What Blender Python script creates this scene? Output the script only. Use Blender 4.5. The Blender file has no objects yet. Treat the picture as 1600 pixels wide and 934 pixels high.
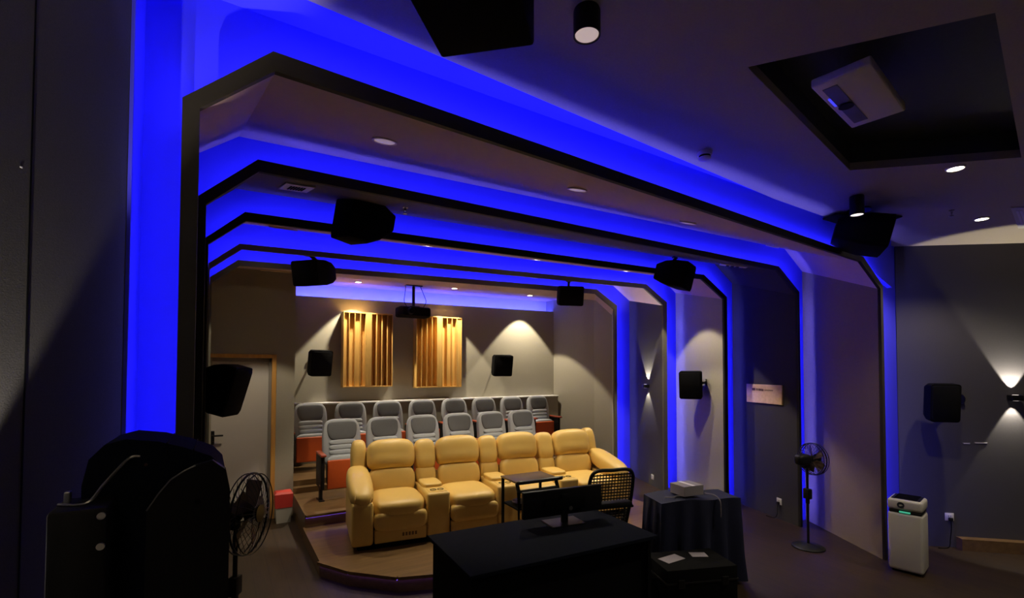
import bpy, bmesh, math, random
from mathutils import Vector, Matrix, Euler
random.seed(7)
R = math.radians
S = bpy.context.scene
COL = S.collection

# ------------------------------------------------------------------ camera
CAM_H = 2.05
F_PX, YAW, PITCH, ROLL, CX, CY = 744.1, R(31.44), R(1.56), R(0.10), 805.1, 557.9
FW = Vector((math.sin(YAW)*math.cos(PITCH), math.cos(YAW)*math.cos(PITCH), math.sin(PITCH)))
R0 = Vector((math.cos(YAW), -math.sin(YAW), 0))
U0 = R0.cross(FW)
RX = R0*math.cos(ROLL)+U0*math.sin(ROLL)
UX = -R0*math.sin(ROLL)+U0*math.cos(ROLL)
cd = bpy.data.cameras.new('camera')
cam = bpy.data.objects.new('camera', cd); COL.objects.link(cam)
M = Matrix((RX, UX, -FW)).transposed().to_4x4()
M.translation = Vector((0, 0, CAM_H))
cam.matrix_world = M
cd.sensor_width = 36
cd.lens = F_PX/1600*36
cd.shift_x = -(CX-800)/1600
cd.shift_y = (CY-467)/1600
cd.clip_start = 0.02
S.camera = cam

def at(x, y, X=None, Y=None, Z=None, D=None):
    """pixel of the photograph -> point of the room on the plane X=, Y= or Z=, or at depth D"""
    d = FW + RX*((x-CX)/F_PX) - UX*((y-CY)/F_PX)
    c = Vector((0, 0, CAM_H))
    if X is not None: t = X/d.x
    elif Y is not None: t = Y/d.y
    elif Z is not None: t = (Z-CAM_H)/d.z
    else: t = D
    return c+d*t

# ------------------------------------------------------------------ world and exposure
w = bpy.data.worlds.new('world'); S.world = w; w.use_nodes = True
w.node_tree.nodes['Background'].inputs[0].default_value = (0.012, 0.012, 0.016, 1)
w.node_tree.nodes['Background'].inputs[1].default_value = 0.3
S.view_settings.view_transform = 'Standard'
S.view_settings.look = 'None'
S.view_settings.gamma = 1
S.view_settings.use_curve_mapping = False
S.view_settings.exposure = 0.0
# light levels
LED_W, LAMP_W, FRONT_W = 57.0, 3.0, 1.3
WARM = (1.0, 0.86, 0.62)

# ------------------------------------------------------------------ materials
MAT = {}
def mat(name, col, rough=0.6, metal=0.0, emit=None, es=0.0, noise=0.0, nscale=20.0, bump=0.0, spec=0.5, coat=0.0, trans=0.0):
    m = bpy.data.materials.new(name); m.use_nodes = True
    nt = m.node_tree; b = nt.nodes['Principled BSDF']
    b.inputs['Base Color'].default_value = (*col, 1)
    b.inputs['Roughness'].default_value = rough
    b.inputs['Metallic'].default_value = metal
    b.inputs['Specular IOR Level'].default_value = spec
    b.inputs['Coat Weight'].default_value = coat
    if trans: b.inputs['Transmission Weight'].default_value = trans
    if emit:
        b.inputs['Emission Color'].default_value = (*emit, 1)
        b.inputs['Emission Strength'].default_value = es
    if noise or bump:
        tc = nt.nodes.new('ShaderNodeTexCoord')
        n = nt.nodes.new('ShaderNodeTexNoise'); n.inputs['Scale'].default_value = nscale
        n.inputs['Detail'].default_value = 6
        nt.links.new(tc.outputs['Object'], n.inputs['Vector'])
        if noise:
            r = nt.nodes.new('ShaderNodeMapRange')
            r.inputs['To Min'].default_value = 1-noise; r.inputs['To Max'].default_value = 1+noise
            nt.links.new(n.outputs['Fac'], r.inputs['Value'])
            mx = nt.nodes.new('ShaderNodeVectorMath'); mx.operation = 'SCALE'
            mx.inputs[0].default_value = col
            nt.links.new(r.outputs['Result'], mx.inputs['Scale'])
            nt.links.new(mx.outputs['Vector'], b.inputs['Base Color'])
        if bump:
            bp = nt.nodes.new('ShaderNodeBump'); bp.inputs['Strength'].default_value = bump
            bp.inputs['Distance'].default_value = 0.004
            nt.links.new(n.outputs['Fac'], bp.inputs['Height'])
            nt.links.new(bp.outputs['Normal'], b.inputs['Normal'])
    MAT[name] = m
    return m

def wood(name, c1, c2, rough=0.35, plank=0.14, axis='Y', scale=6.0):
    """planks with grain along one axis"""
    m = bpy.data.materials.new(name); m.use_nodes = True
    nt = m.node_tree; b = nt.nodes['Principled BSDF']; L = nt.links.new
    tc = nt.nodes.new('ShaderNodeTexCoord')
    mp = nt.nodes.new('ShaderNodeMapping')
    mp.inputs['Scale'].default_value = (scale*4, scale*0.35, scale*4) if axis == 'Y' else ((scale*0.35, scale*4, scale*4) if axis == 'X' else (scale*4, scale*4, scale*0.35))
    L(tc.outputs['Object'], mp.inputs['Vector'])
    n = nt.nodes.new('ShaderNodeTexNoise'); n.inputs['Scale'].default_value = 1.0; n.inputs['Detail'].default_value = 8
    n.inputs['Roughness'].default_value = 0.65
    L(mp.outputs['Vector'], n.inputs['Vector'])
    ramp = nt.nodes.new('ShaderNodeValToRGB')
    ramp.color_ramp.elements[0].position = 0.32; ramp.color_ramp.elements[0].color = (*c1, 1)
    ramp.color_ramp.elements[1].position = 0.7; ramp.color_ramp.elements[1].color = (*c2, 1)
    L(n.outputs['Fac'], ramp.inputs['Fac'])
    out = ramp.outputs['Color']
    if plank:
        mp2 = nt.nodes.new('ShaderNodeMapping'); mp2.inputs['Rotation'].default_value = (0, 0, 0 if axis == 'X' else R(90))
        L(tc.outputs['Object'], mp2.inputs['Vector'])
        br = nt.nodes.new('ShaderNodeTexBrick'); br.inputs['Scale'].default_value = 1
        br.inputs['Brick Width'].default_value = 1.2; br.inputs['Row Height'].default_value = plank
        br.inputs['Mortar Size'].default_value = 0.003; br.inputs['Mortar'].default_value = (0.25, 0.25, 0.25, 1)
        br.inputs['Color1'].default_value = (0.85, 0.85, 0.85, 1); br.inputs['Color2'].default_value = (1.1, 1.1, 1.1, 1)
        L(mp2.outputs['Vector'], br.inputs['Vector'])
        mx = nt.nodes.new('ShaderNodeMix'); mx.data_type = 'RGBA'; mx.blend_type = 'MULTIPLY'
        mx.inputs['Factor'].default_value = 1
        L(out, mx.inputs['A']); L(br.outputs['Color'], mx.inputs['B'])
        out = mx.outputs['Result']
    L(out, b.inputs['Base Color'])
    b.inputs['Roughness'].default_value = rough
    MAT[name] = m
    return m

mat('front_fabric', (0.060, 0.056, 0.060), 0.9, noise=0.35, nscale=260, bump=0.12)
mat('front_ceiling', (0.44, 0.38, 0.29), 0.55, noise=0.12, nscale=90, bump=0.15)
mat('white_paint', (0.80, 0.80, 0.82), 0.8, noise=0.03, nscale=8)
mat('cove_led_blue', (0.05, 0.047, 0.90), 0.8, noise=0.03, nscale=8)  # blue of the LED wash put into the colour, damps warm lamplight
mat('taupe', (0.26, 0.20, 0.12), 0.85, noise=0.08, nscale=40)
mat('charcoal', (0.030, 0.027, 0.028), 0.9, noise=0.1, nscale=60)
mat('greige', (0.34, 0.315, 0.255), 0.85, noise=0.05, nscale=30)
mat('slate', (0.070, 0.066, 0.062), 0.9, noise=0.1, nscale=60)
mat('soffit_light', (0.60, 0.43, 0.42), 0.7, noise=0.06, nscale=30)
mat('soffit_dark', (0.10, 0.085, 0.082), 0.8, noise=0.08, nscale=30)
mat('trim_brown', (0.030, 0.025, 0.022), 0.6, noise=0.1, nscale=30)
mat('trim_black', (0.006, 0.006, 0.007), 0.6, noise=0.1, nscale=30)
mat('trim_olive', (0.12, 0.11, 0.085), 0.6, noise=0.08, nscale=30)
mat('led', (0.02, 0.02, 0.3), 0.5, emit=(0.15, 0.14, 1.0), es=LED_W)
mat('led_front', (0.02, 0.02, 0.3), 0.5, emit=(0.15, 0.14, 1.0), es=LED_W*0.84)
mat('led_right', (0.02, 0.02, 0.3), 0.5, emit=(0.15, 0.14, 1.0), es=LED_W*1.5)
mat('led_left', (0.02, 0.02, 0.3), 0.5, emit=(0.15, 0.14, 1.0), es=LED_W*0.36)
mat('led_step', (0.1, 0.05, 0.3), 0.5, emit=(0.22, 0.10, 1.0), es=2.2)
mat('led_soft', (0.02, 0.02, 0.3), 0.5, emit=(0.06, 0.07, 1.0), es=LED_W)
wood('floor_wood', (0.022, 0.012, 0.005), (0.042, 0.023, 0.010), 0.45, 0.14, 'Y')
wood('platform_wood', (0.115, 0.066, 0.026), (0.195, 0.115, 0.05), 0.34, 0.0, 'X')
wood('orange_wood', (0.50, 0.24, 0.055), (0.66, 0.36, 0.10), 0.45, 0, 'Z')
wood('diffuser_wood', (0.58, 0.33, 0.085), (0.74, 0.46, 0.14), 0.45, 0, 'Z', 5)
wood('plaque_wood', (0.66, 0.44, 0.19), (0.82, 0.58, 0.28), 0.5, 0, 'Y', 5)
mat('door_paint', (0.52, 0.48, 0.44), 0.5, noise=0.03, nscale=12)
mat('frame_grey', (0.24, 0.21, 0.19), 0.5, noise=0.03, nscale=12)
mat('black_plastic', (0.007, 0.007, 0.009), 0.5, noise=0.15, nscale=60, bump=0.1, spec=0.25)
mat('black_matt', (0.005, 0.005, 0.006), 0.9, noise=0.2, nscale=60, spec=0.08)
mat('black_metal', (0.010, 0.010, 0.012), 0.35, 0.4, noise=0.1, nscale=60)
mat('grille_cloth', (0.006, 0.006, 0.008), 0.95, noise=0.3, nscale=400, bump=0.5, spec=0.1)
mat('dark_navy', (0.006, 0.008, 0.016), 0.95, noise=0.2, nscale=40, bump=0.3, spec=0.08)
mat('white_plastic', (0.62, 0.60, 0.58), 0.4, noise=0.02, nscale=20)
mat('projector_white', (0.85, 0.77, 0.75), 0.5, noise=0.02, nscale=20)
mat('pale_disc', (0.86, 0.72, 0.70), 0.5, noise=0.02, nscale=30)
mat('vent_grey', (0.82, 0.78, 0.84), 0.5, noise=0.03, nscale=30)
mat('vent_beige', (0.62, 0.46, 0.30), 0.5, noise=0.03, nscale=30)
mat('lamp_lit', (0.9, 0.85, 0.75), 0.4, emit=(1, 0.88, 0.66), es=14)
mat('lamp_dim', (0.9, 0.8, 0.78), 0.4, emit=(1, 0.86, 0.80), es=1.3)
mat('glow_faint', (0.75, 0.62, 0.60), 0.4, emit=(1, 0.78, 0.76), es=0.42)
mat('disc_glow', (0.80, 0.66, 0.66), 0.4, emit=(1, 0.78, 0.80), es=0.20)  # faint emission put in so the unlit discs look pale
mat('chrome', (0.55, 0.55, 0.56), 0.2, 1.0, noise=0.03, nscale=30)
mat('steel', (0.30, 0.30, 0.31), 0.35, 0.9, noise=0.05, nscale=30)
mat('leather', (0.70, 0.47, 0.135), 0.42, noise=0.06, nscale=9, bump=0.10, coat=0.1)
mat('leather_dark', (0.15, 0.075, 0.02), 0.5, noise=0.1, nscale=20)
mat('seat_grey', (0.31, 0.325, 0.36), 0.8, noise=0.06, nscale=60, bump=0.15)
mat('seat_dark', (0.105, 0.108, 0.12), 0.85, noise=0.1, nscale=80, bump=0.15)
mat('seat_white', (0.38, 0.41, 0.45), 0.75, noise=0.05, nscale=60, bump=0.15)
mat('seat_orange', (0.52, 0.085, 0.015), 0.45, noise=0.08, nscale=20)
mat('arm_red', (0.35, 0.07, 0.03), 0.35, noise=0.1, nscale=20)
mat('bin_red', (0.62, 0.05, 0.04), 0.45, noise=0.04, nscale=20)
mat('bin_grey', (0.50, 0.47, 0.42), 0.5, noise=0.04, nscale=20)
mat('paper', (0.27, 0.245, 0.28), 0.8, noise=0.05, nscale=30)
mat('ink_brown', (0.09, 0.03, 0.015), 0.6, noise=0.05, nscale=30)
mat('ink_tan', (0.27, 0.17, 0.08), 0.6, noise=0.05, nscale=30)
mat('green_led', (0.05, 0.3, 0.2), 0.4, emit=(0.10, 0.75, 0.45), es=0.5)
mat('blue_led', (0.05, 0.05, 0.5), 0.4, emit=(0.05, 0.05, 1), es=1.2)
mat('red_led', (0.4, 0.02, 0.02), 0.4, emit=(1, 0.05, 0.03), es=0.5)
mat('navy_logo', (0.03, 0.035, 0.06), 0.4, noise=0.05, nscale=30)
mat('drape_blue', (0.012, 0.015, 0.045), 0.75, noise=0.2, nscale=40, bump=0.3, spec=0.3)
mat('mesh_back', (0.012, 0.011, 0.010), 0.9, noise=0.2, nscale=200)
mat('board_brown', (0.085, 0.05, 0.03), 0.35, noise=0.15, nscale=30)

# ------------------------------------------------------------------ mesh helpers
def obj(name, bm, m, parent=None, smooth=False, world=False):
    bmesh.ops.recalc_face_normals(bm, faces=bm.faces[:])
    me = bpy.data.meshes.new(name); bm.to_mesh(me); bm.free()
    me.materials.append(MAT[m] if isinstance(m, str) else m)
    if smooth:
        for p in me.polygons: p.use_smooth = True
        try: me.set_sharp_from_angle(angle=R(38))
        except Exception: pass
    o = bpy.data.objects.new(name, me); COL.objects.link(o)
    if parent is not None:
        o.parent = parent
        if world:
            o.matrix_parent_inverse = wm(parent).inverted()
    return o
def wm(o):
    m = Matrix.LocRotScale(o.location, o.rotation_euler, o.scale)
    return m if o.parent is None else wm(o.parent) @ o.matrix_parent_inverse @ m
def tag(o, label, cat, group=None):
    o['label'] = label; o['category'] = cat
    if group: o['group'] = group
    return o
def thing(name, label, cat, loc=(0, 0, 0), rotz=0.0, group=None):
    o = bpy.data.objects.new(name, None); COL.objects.link(o)
    o.empty_display_size = 0.1
    o.location = loc; o.rotation_euler = (0, 0, rotz)
    return tag(o, label, cat, group)
def struct(name, bm, m, smooth=False):
    o = obj(name, bm, m, None, smooth); o['kind'] = 'structure'
    return o
def nb(): return bmesh.new()
def xf(bm, verts, M):
    bmesh.ops.transform(bm, matrix=M, verts=verts)
def TRS(loc=(0, 0, 0), rot=(0, 0, 0)):
    return Matrix.Translation(loc) @ Euler(rot).to_matrix().to_4x4()
def box(bm, lo, hi, r=0.0, seg=2, M=None):
    lo, hi = Vector(lo), Vector(hi)
    tmp = bmesh.new()
    bmesh.ops.create_cube(tmp, size=1)
    for v in tmp.verts:
        v.co = Vector([lo[i]+(v.co[i]+0.5)*(hi[i]-lo[i]) for i in range(3)])
    if r > 0:
        r = min(r, 0.49*min(abs(hi[i]-lo[i]) for i in range(3)))
        bmesh.ops.bevel(tmp, geom=tmp.edges[:], offset=r, segments=seg, affect='EDGES', profile=0.5)
    if M is not None: bmesh.ops.transform(tmp, matrix=M, verts=tmp.verts[:])
    mp = {v: bm.verts.new(v.co) for v in tmp.verts}
    for f in tmp.faces: bm.faces.new([mp[v] for v in f.verts])
    tmp.free()
    return bm
def cyl(bm, a, b, r1, r2=None, n=20, caps=True):
    a, b = Vector(a), Vector(b)
    r2 = r1 if r2 is None else r2
    d = b-a; q = d.to_track_quat('Z', 'Y')
    g = bmesh.ops.create_cone(bm, cap_ends=caps, segments=n, radius1=max(r1, 1e-5), radius2=max(r2, 1e-5), depth=d.length)
    xf(bm, g['verts'], Matrix.Translation((a+b)/2) @ q.to_matrix().to_4x4())
    return bm
def prism(bm, pts, ax, t0, t1):
    """closed polygon of 2-D points extruded along axis ax from t0 to t1"""
    def p3(p, t):
        return {'X': (t, p[0], p[1]), 'Y': (p[0], t, p[1]), 'Z': (p[0], p[1], t)}[ax]
    a = [bm.verts.new(p3(p, t0)) for p in pts]; b = [bm.verts.new(p3(p, t1)) for p in pts]
    n = len(pts)
    bm.faces.new(a); bm.faces.new(b[::-1])
    for i in range(n): bm.faces.new((a[i], a[(i+1) % n], b[(i+1) % n], b[i]))
    return bm
def hexa(bm, A, B):
    """solid from two loops of 3-D points"""
    a = [bm.verts.new(p) for p in A]; b = [bm.verts.new(p) for p in B]
    n = len(A)
    bm.faces.new(a); bm.faces.new(b[::-1])
    for i in range(n): bm.faces.new((a[i], a[(i+1) % n], b[(i+1) % n], b[i]))
    return bm
def tube(bm, pts, r, n=8):
    pts = [Vector(p) for p in pts]; rings = []
    for i, p in enumerate(pts):
        d = (pts[min(i+1, len(pts)-1)]-pts[max(i-1, 0)]).normalized()
        q = d.to_track_quat('Z', 'Y')
        rings.append([bm.verts.new(p+q @ Vector((r*math.cos(2*math.pi*k/n), r*math.sin(2*math.pi*k/n), 0))) for k in range(n)])
    for a, b in zip(rings, rings[1:]):
        for k in range(n): bm.faces.new((a[k], a[(k+1) % n], b[(k+1) % n], b[k]))
    bm.faces.new(rings[0][::-1]); bm.faces.new(rings[-1])
    return bm
def bez(p, n=12):
    """smooth curve through points (Catmull-Rom)"""
    p = [Vector(q) for q in p]; out = []
    for i in range(len(p)-1):
        a, b, c, d = p[max(i-1, 0)], p[i], p[i+1], p[min(i+2, len(p)-1)]
        for k in range(n):
            t = k/n
            out.append(0.5*((2*b)+(c-a)*t+(2*a-5*b+4*c-d)*t*t+(3*b-a-3*c+d)*t**3))
    out.append(p[-1]); return out
def puff(bm, c, s, e=4.0, M=None, n=8, bulge=None):
    """upholstered cushion: a superellipsoid block with soft edges"""
    vd = {}
    def V(p):
        key = tuple(round(q, 4) for q in p)
        if key not in vd:
            x, y, z = p
            k = (abs(x)**e+abs(y)**e+abs(z)**e)**(1/e)
            q = Vector((x/k, y/k, z/k))
            if bulge: q = bulge(q)
            co = Vector((c[0]+q.x*s[0]/2, c[1]+q.y*s[1]/2, c[2]+q.z*s[2]/2))
            vd[key] = bm.verts.new(M @ co if M is not None else co)
        return vd[key]
    g = [-1+2*i/n for i in range(n+1)]
    for ax in range(3):
        for sg in (-1, 1):
            for i in range(n):
                for j in range(n):
                    qs = []
                    for u, v in ((g[i], g[j]), (g[i+1], g[j]), (g[i+1], g[j+1]), (g[i], g[j+1])):
                        p = [0, 0, 0]; p[ax] = sg; p[(ax+1) % 3] = u; p[(ax+2) % 3] = v
                        qs.append(V(p))
                    bm.faces.new(qs if sg > 0 else qs[::-1])
    return bm
def lathe(bm, prof, n=28, M=None):
    """profile of (radius, z) turned about Z"""
    rings = []
    for r, z in prof:
        rings.append([bm.verts.new((r*math.cos(2*math.pi*k/n), r*math.sin(2*math.pi*k/n), z)) for k in range(n)])
    for a, b in zip(rings, rings[1:]):
        for k in range(n): bm.faces.new((a[k], a[(k+1) % n], b[(k+1) % n], b[k]))
    bm.faces.new(rings[0][::-1]); bm.faces.new(rings[-1])
    if M is not None: xf(bm, [v for r in rings for v in r], M)
    return bm
def copy_tree(o, parent=None):
    c = o.copy(); COL.objects.link(c)
    if parent is not None: c.parent = parent
    for ch in [x for x in o.children]: copy_tree(ch, c)
    return c
def spot(name, loc, target, watts, angle, blend=0.4, col=WARM, size=0.04, parent=None):
    ld = bpy.data.lights.new(name, 'SPOT'); ld.energy = watts; ld.spot_size = R(angle); ld.spot_blend = blend
    ld.color = col; ld.shadow_soft_size = size
    o = bpy.data.objects.new(name, ld); COL.objects.link(o)
    o.location = loc
    o.rotation_euler = (Vector(target)-Vector(loc)).to_track_quat('-Z', 'Y').to_euler()
    if parent is not None:
        o.parent = parent; o.matrix_parent_inverse = wm(parent).inverted()
    return o

# ------------------------------------------------------------------ levels of the room
YK = [2.35, 3.42, 4.50, 5.61, 6.75]           # front faces of the five portal frames
OUT = [[(427, 80), (285, 152), (1349, 401), (1379.5, 446)],
       [(403, 249), (306, 308), (1217, 416), (1249, 456)],
       [(383, 331), (320, 372), (1100, 429), (1136, 464)],
       [(374.5, 380.6), (325.7, 411), (1009.6, 443.7), (1042, 472)],
       [(372, 406), (328, 432.7), (933, 452), (964, 477)]]
INN = [[(430, 111), (312, 169), (1345, 408), (1376, 451)],
       [(405, 267.6), (322, 319), (1215, 422.5), (1246, 461)],
       [(385, 344.7), (325.5, 381), (1097, 436), (1131, 467)],
       [(377.7, 389), (327.6, 420), (1007, 450), (1036, 477)],
       [(374.5, 414.7), (331, 441.7), (931, 459), (959.5, 483)]]
def octo(px, Y):
    TL, LL, TR, RL = [at(*p, Y=Y) for p in px]
    return [(LL.x, 0), (LL.x, LL.z), (TL.x, TL.z), (TR.x, TR.z), (RL.x, RL.z), (RL.x, 0)]
TUN = [(-0.18, 0), (-0.18, 3.44), (0.06, 3.62), (6.45, 3.70), (6.88, 3.44), (6.88, 0)]
def zt(X): return 3.62+0.0125*X               # tunnel ceilings
def zr(X): return 3.60+0.016*(X-1.1)            # ceiling of the rear part
def z5(X): return 3.42+0.008*X               # end of the last portal's soffit
TUN5 = [(-0.18, 0), (-0.18, 3.20), (0.06, z5(0.06)), (6.45, z5(6.45)), (6.88, 3.20), (6.88, 0)]
def zf(X): return 3.745-0.0285*X              # ceiling of the front part
def on_t(px, py, dz=0.0):
    p = at(px, py, Z=3.65)
    for _ in range(6): p = at(px, py, Z=zt(p.x)-dz)
    return p
def on_r(px, py):
    p = at(px, py, Z=3.5)
    for _ in range(6): p = at(px, py, Z=zr(p.x))
    return p
def on_f(px, py, dz=0.0):
    p = at(px, py, Z=3.6)
    for _ in range(8): p = at(px, py, Z=zf(p.x)-dz)
    return p
YB = 9.0                                       # rear wall
YD = 7.40                                      # wall with the door

# ------------------------------------------------------------------ floor and shell
b = nb(); box(b, (-6, -4.2, -0.12), (11, 9.3, 0))
struct('floor', b, 'floor_wood')

# front ceiling with a dark recess for the small projector
REC = [on_f(*p) for p in [(1168, 105), (1555, 20), (1596, 246), (1328, 266)]]
b = nb()
outer = [(-6, -4.2), (11, -4.2), (11, 2.69), (-6, 2.09)]
ov = [b.verts.new((x, y, zf(x))) for x, y in outer]
iv = [b.verts.new((p.x, p.y, zf(p.x))) for p in REC]
ed = [b.edges.new((ov[i], ov[(i+1) % 4])) for i in range(4)]+[b.edges.new((iv[i], iv[(i+1) % 4])) for i in range(4)]
bmesh.ops.triangle_fill(b, use_beauty=True, edges=ed)
g = bmesh.ops.extrude_face_region(b, geom=b.faces[:])
for v in [x for x in g['geom'] if isinstance(x, bmesh.types.BMVert)]: v.co.z += 0.06
struct('ceiling', b, 'front_ceiling')
b = nb()
top = 0.20
for i in range(4):
    p, q = REC[i], REC[(i+1) % 4]
    n = Vector((q.y-p.y, p.x-q.x, 0)).normalized()
    cen = sum(REC, Vector())/4
    if n.dot(p-cen) < 0: n = -n
    hexa(b, [p+Vector((0, 0, 0.06)), q+Vector((0, 0, 0.06)), q+n*0.03+Vector((0, 0, 0.06)), p+n*0.03+Vector((0, 0, 0.06))],
         [p+Vector((0, 0, top)), q+Vector((0, 0, top)), q+n*0.03+Vector((0, 0, top)), p+n*0.03+Vector((0, 0, top))])
hexa(b, [p+Vector((0, 0, top)) for p in REC], [p+Vector((0, 0, top+0.03)) for p in REC])
mat('recess_black', (0.045, 0.052, 0.056), 0.4, noise=0.3, nscale=50)
struct('ceiling', b, 'recess_black')

# bright band of ceiling between the dark front ceiling and the first portal
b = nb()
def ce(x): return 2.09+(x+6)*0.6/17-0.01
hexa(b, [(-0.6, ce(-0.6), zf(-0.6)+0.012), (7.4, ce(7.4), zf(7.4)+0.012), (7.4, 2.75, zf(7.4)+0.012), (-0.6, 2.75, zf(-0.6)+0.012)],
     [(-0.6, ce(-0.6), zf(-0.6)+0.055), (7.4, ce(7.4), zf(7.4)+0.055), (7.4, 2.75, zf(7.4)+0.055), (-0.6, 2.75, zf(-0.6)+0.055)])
struct('ceiling', b, 'cove_led_blue')

# splayed front walls
def wall_seg(p, q, z0, z1a, z1b, th, m, name, side=1):
    p, q = Vector((*p, 0)), Vector((*q, 0))
    n = Vector((q.y-p.y, p.x-q.x, 0)).normalized()*th*side
    bb = nb()
    hexa(bb, [p+Vector((0, 0, z0)), q+Vector((0, 0, z0)), q+n+Vector((0, 0, z0)), p+n+Vector((0, 0, z0))],
         [p+Vector((0, 0, z1a)), q+Vector((0, 0, z1b)), q+n+Vector((0, 0, z1b)), p+n+Vector((0, 0, z1a))])
    return struct(name, bb, m)
WR0, WR1 = (6.88, 2.48), (9.50, 0.02)
wall_seg(WR0, WR1, 0, 3.75, 3.70, 0.12, 'front_fabric', 'wall_right', -1)
wall_seg(WR1, (9.50, -4.0), 0, 3.7, 3.7, 0.12, 'front_fabric', 'wall_right', -1)
WL0, WL1 = (-0.33, 2.34), (-1.30, 0.70)
wall_seg(WL0, WL1, 0, 3.85, 3.85, 0.12, 'front_fabric', 'wall_left', 1)
wall_seg(WL1, (-1.30, -4.0), 0, 3.9, 3.9, 0.12, 'front_fabric', 'wall_left', 1)
wall_seg((-1.30, -4.0), (9.50, -4.0), 0, 3.9, 3.7, 0.12, 'front_fabric', 'wall_front', 1)
# seam of the fabric panels on the left wall
def on_wall(px, py, p, q):
    d = at(px, py, D=1.0)-Vector((0, 0, CAM_H))
    p, q = Vector((*p, 0)), Vector((*q, 0)); n = Vector((q.y-p.y, p.x-q.x, 0))
    t = n.dot(p)/n.dot(d)
    return Vector((0, 0, CAM_H))+d*t
s = on_wall(47, 300, WL0, WL1)
dirL = (Vector((*WL1, 0))-Vector((*WL0, 0))).normalized()
nL = Vector((-dirL.y, dirL.x, 0))
if nL.x < 0: nL = -nL
b = nb(); box(b, (-0.0025, -0.002, 0), (0.0025, 0.0015, 3.7), M=Matrix.Translation((s.x, s.y, 0)) @ Matrix.Rotation(math.atan2(dirL.y, dirL.x), 4, 'Z'))
struct('trim_6', b, 'black_matt')

# ------------------------------------------------------------------ portals
TRIMM = ['trim_brown', 'trim_black', 'trim_black', 'trim_olive', 'trim_olive']
DYV = [0.25, 0.25, 0.25, 0.14, 0.14, 0.14]     # bulkheads stand closer to the frame on the right
def ring_solid(bm, A, B, y0, y1, segs=range(5), dv=None):
    for i in segs:
        if dv:
            a0, a1, b0, b1 = A[i], A[i+1], B[i], B[i+1]
            hexa(bm, [(a0[0], y0+dv[i], a0[1]), (a1[0], y0+dv[i+1], a1[1]), (b1[0], y0+dv[i+1], b1[1]), (b0[0], y0+dv[i], b0[1])],
                 [(a0[0], y1+dv[i], a0[1]), (a1[0], y1+dv[i+1], a1[1]), (b1[0], y1+dv[i+1], b1[1]), (b0[0], y1+dv[i], b0[1])])
            continue
        a0, a1, b0, b1 = A[i], A[i+1], B[i], B[i+1]
        hexa(bm, [(a0[0], y0, a0[1]), (a1[0], y0, a1[1]), (b1[0], y0, b1[1]), (b0[0], y0, b0[1])],
             [(a0[0], y1, a0[1]), (a1[0], y1, a1[1]), (b1[0], y1, b1[1]), (b0[0], y1, b0[1])])
def inset(A, d):
    """move the open octagon inwards by d"""
    s = math.sqrt(2)-1
    return [(A[0][0]+d, A[0][1]), (A[1][0]+d, A[1][1]-d*s), (A[2][0]+d*s, A[2][1]-d), (A[3][0]-d*s, A[3][1]-d), (A[4][0]-d, A[4][1]-d*s), (A[5][0]-d, A[5][1])]
YE = [YK[1], YK[2], YK[3], YK[4], YD]
for k, Y in enumerate(YK):
    o, i_ = octo(OUT[k], Y), octo(INN[k], Y)
    if k == 0:
        big = [(-0.45, 0), (-0.45, 3.95), (-0.44, 3.96), (7.30, 3.96), (7.31, 3.95), (7.31, 0)]
    else:
        big = [(TUN[j][0]+(-0.05 if j < 3 else 0.05), TUN[j][1]+(0.05 if 0 < j < 5 else 0)) for j in range(6)]
    # bulkhead behind the frame, LED blue put into its colour, washed by the strip
    te = TUN5 if k == 4 else TUN
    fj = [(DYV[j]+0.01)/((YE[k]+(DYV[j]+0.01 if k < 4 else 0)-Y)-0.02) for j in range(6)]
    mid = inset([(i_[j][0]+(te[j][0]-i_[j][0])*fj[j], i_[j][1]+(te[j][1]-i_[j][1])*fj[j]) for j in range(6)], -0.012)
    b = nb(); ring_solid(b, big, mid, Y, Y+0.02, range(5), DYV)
    struct('wall_portal', b, 'cove_led_blue')
    # frame: front lip
    b = nb(); ring_solid(b, o, i_, Y, Y+0.03)
    fr = struct('trim_%d' % (k+1), b, TRIMM[k])
    # light strips on the rear side of the lip, shining at the bulkhead
    s0 = inset(o, 0.006); s1 = inset(o, 0.018)
    for j in range(5):
        if k > 0 and j == 0: continue
        b = nb()
        a0, a1, c0, c1 = Vector(s0[j]), Vector(s0[j+1]), Vector(s1[j]), Vector(s1[j+1])
        e = (a1-a0).normalized()*0.02
        hexa(b, [(a0.x+e.x, Y+0.0305, a0.y+e.y), (a1.x-e.x, Y+0.0305, a1.y-e.y), (c1.x-e.x, Y+0.0305, c1.y-e.y), (c0.x+e.x, Y+0.0305, c0.y+e.y)],
             [(a0.x+e.x, Y+0.033, a0.y+e.y), (a1.x-e.x, Y+0.033, a1.y-e.y), (c1.x-e.x, Y+0.033, c1.y-e.y), (c0.x+e.x, Y+0.033, c0.y+e.y)])
        if k == 0 or j >= 3:
            b.free(); b = nb(); i0 = 0.030 if (k == 0 and j in (1, 2)) else (0.014 if j >= 3 else 0.003); g0 = inset(o, i0); g1 = inset(o, i0+0.010)
            a0, a1, c0, c1 = Vector(g0[j]), Vector(g0[j+1]), Vector(g1[j]), Vector(g1[j+1])
            hexa(b, [(a0.x+e.x, Y+0.032, a0.y+e.y), (a1.x-e.x, Y+0.032, a1.y-e.y), (c1.x-e.x, Y+0.046, c1.y-e.y), (c0.x+e.x, Y+0.046, c0.y+e.y)],
                 [(a0.x+e.x, Y+0.0335, a0.y+e.y), (a1.x-e.x, Y+0.0335, a1.y-e.y), (c1.x-e.x, Y+0.0475, c1.y-e.y), (c0.x+e.x, Y+0.0475, c0.y+e.y)])
        obj('light_strip', b, 'led_right' if j >= 3 else ('led_left' if j == 0 else ('led_front' if k == 0 else 'led')), fr)
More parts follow.
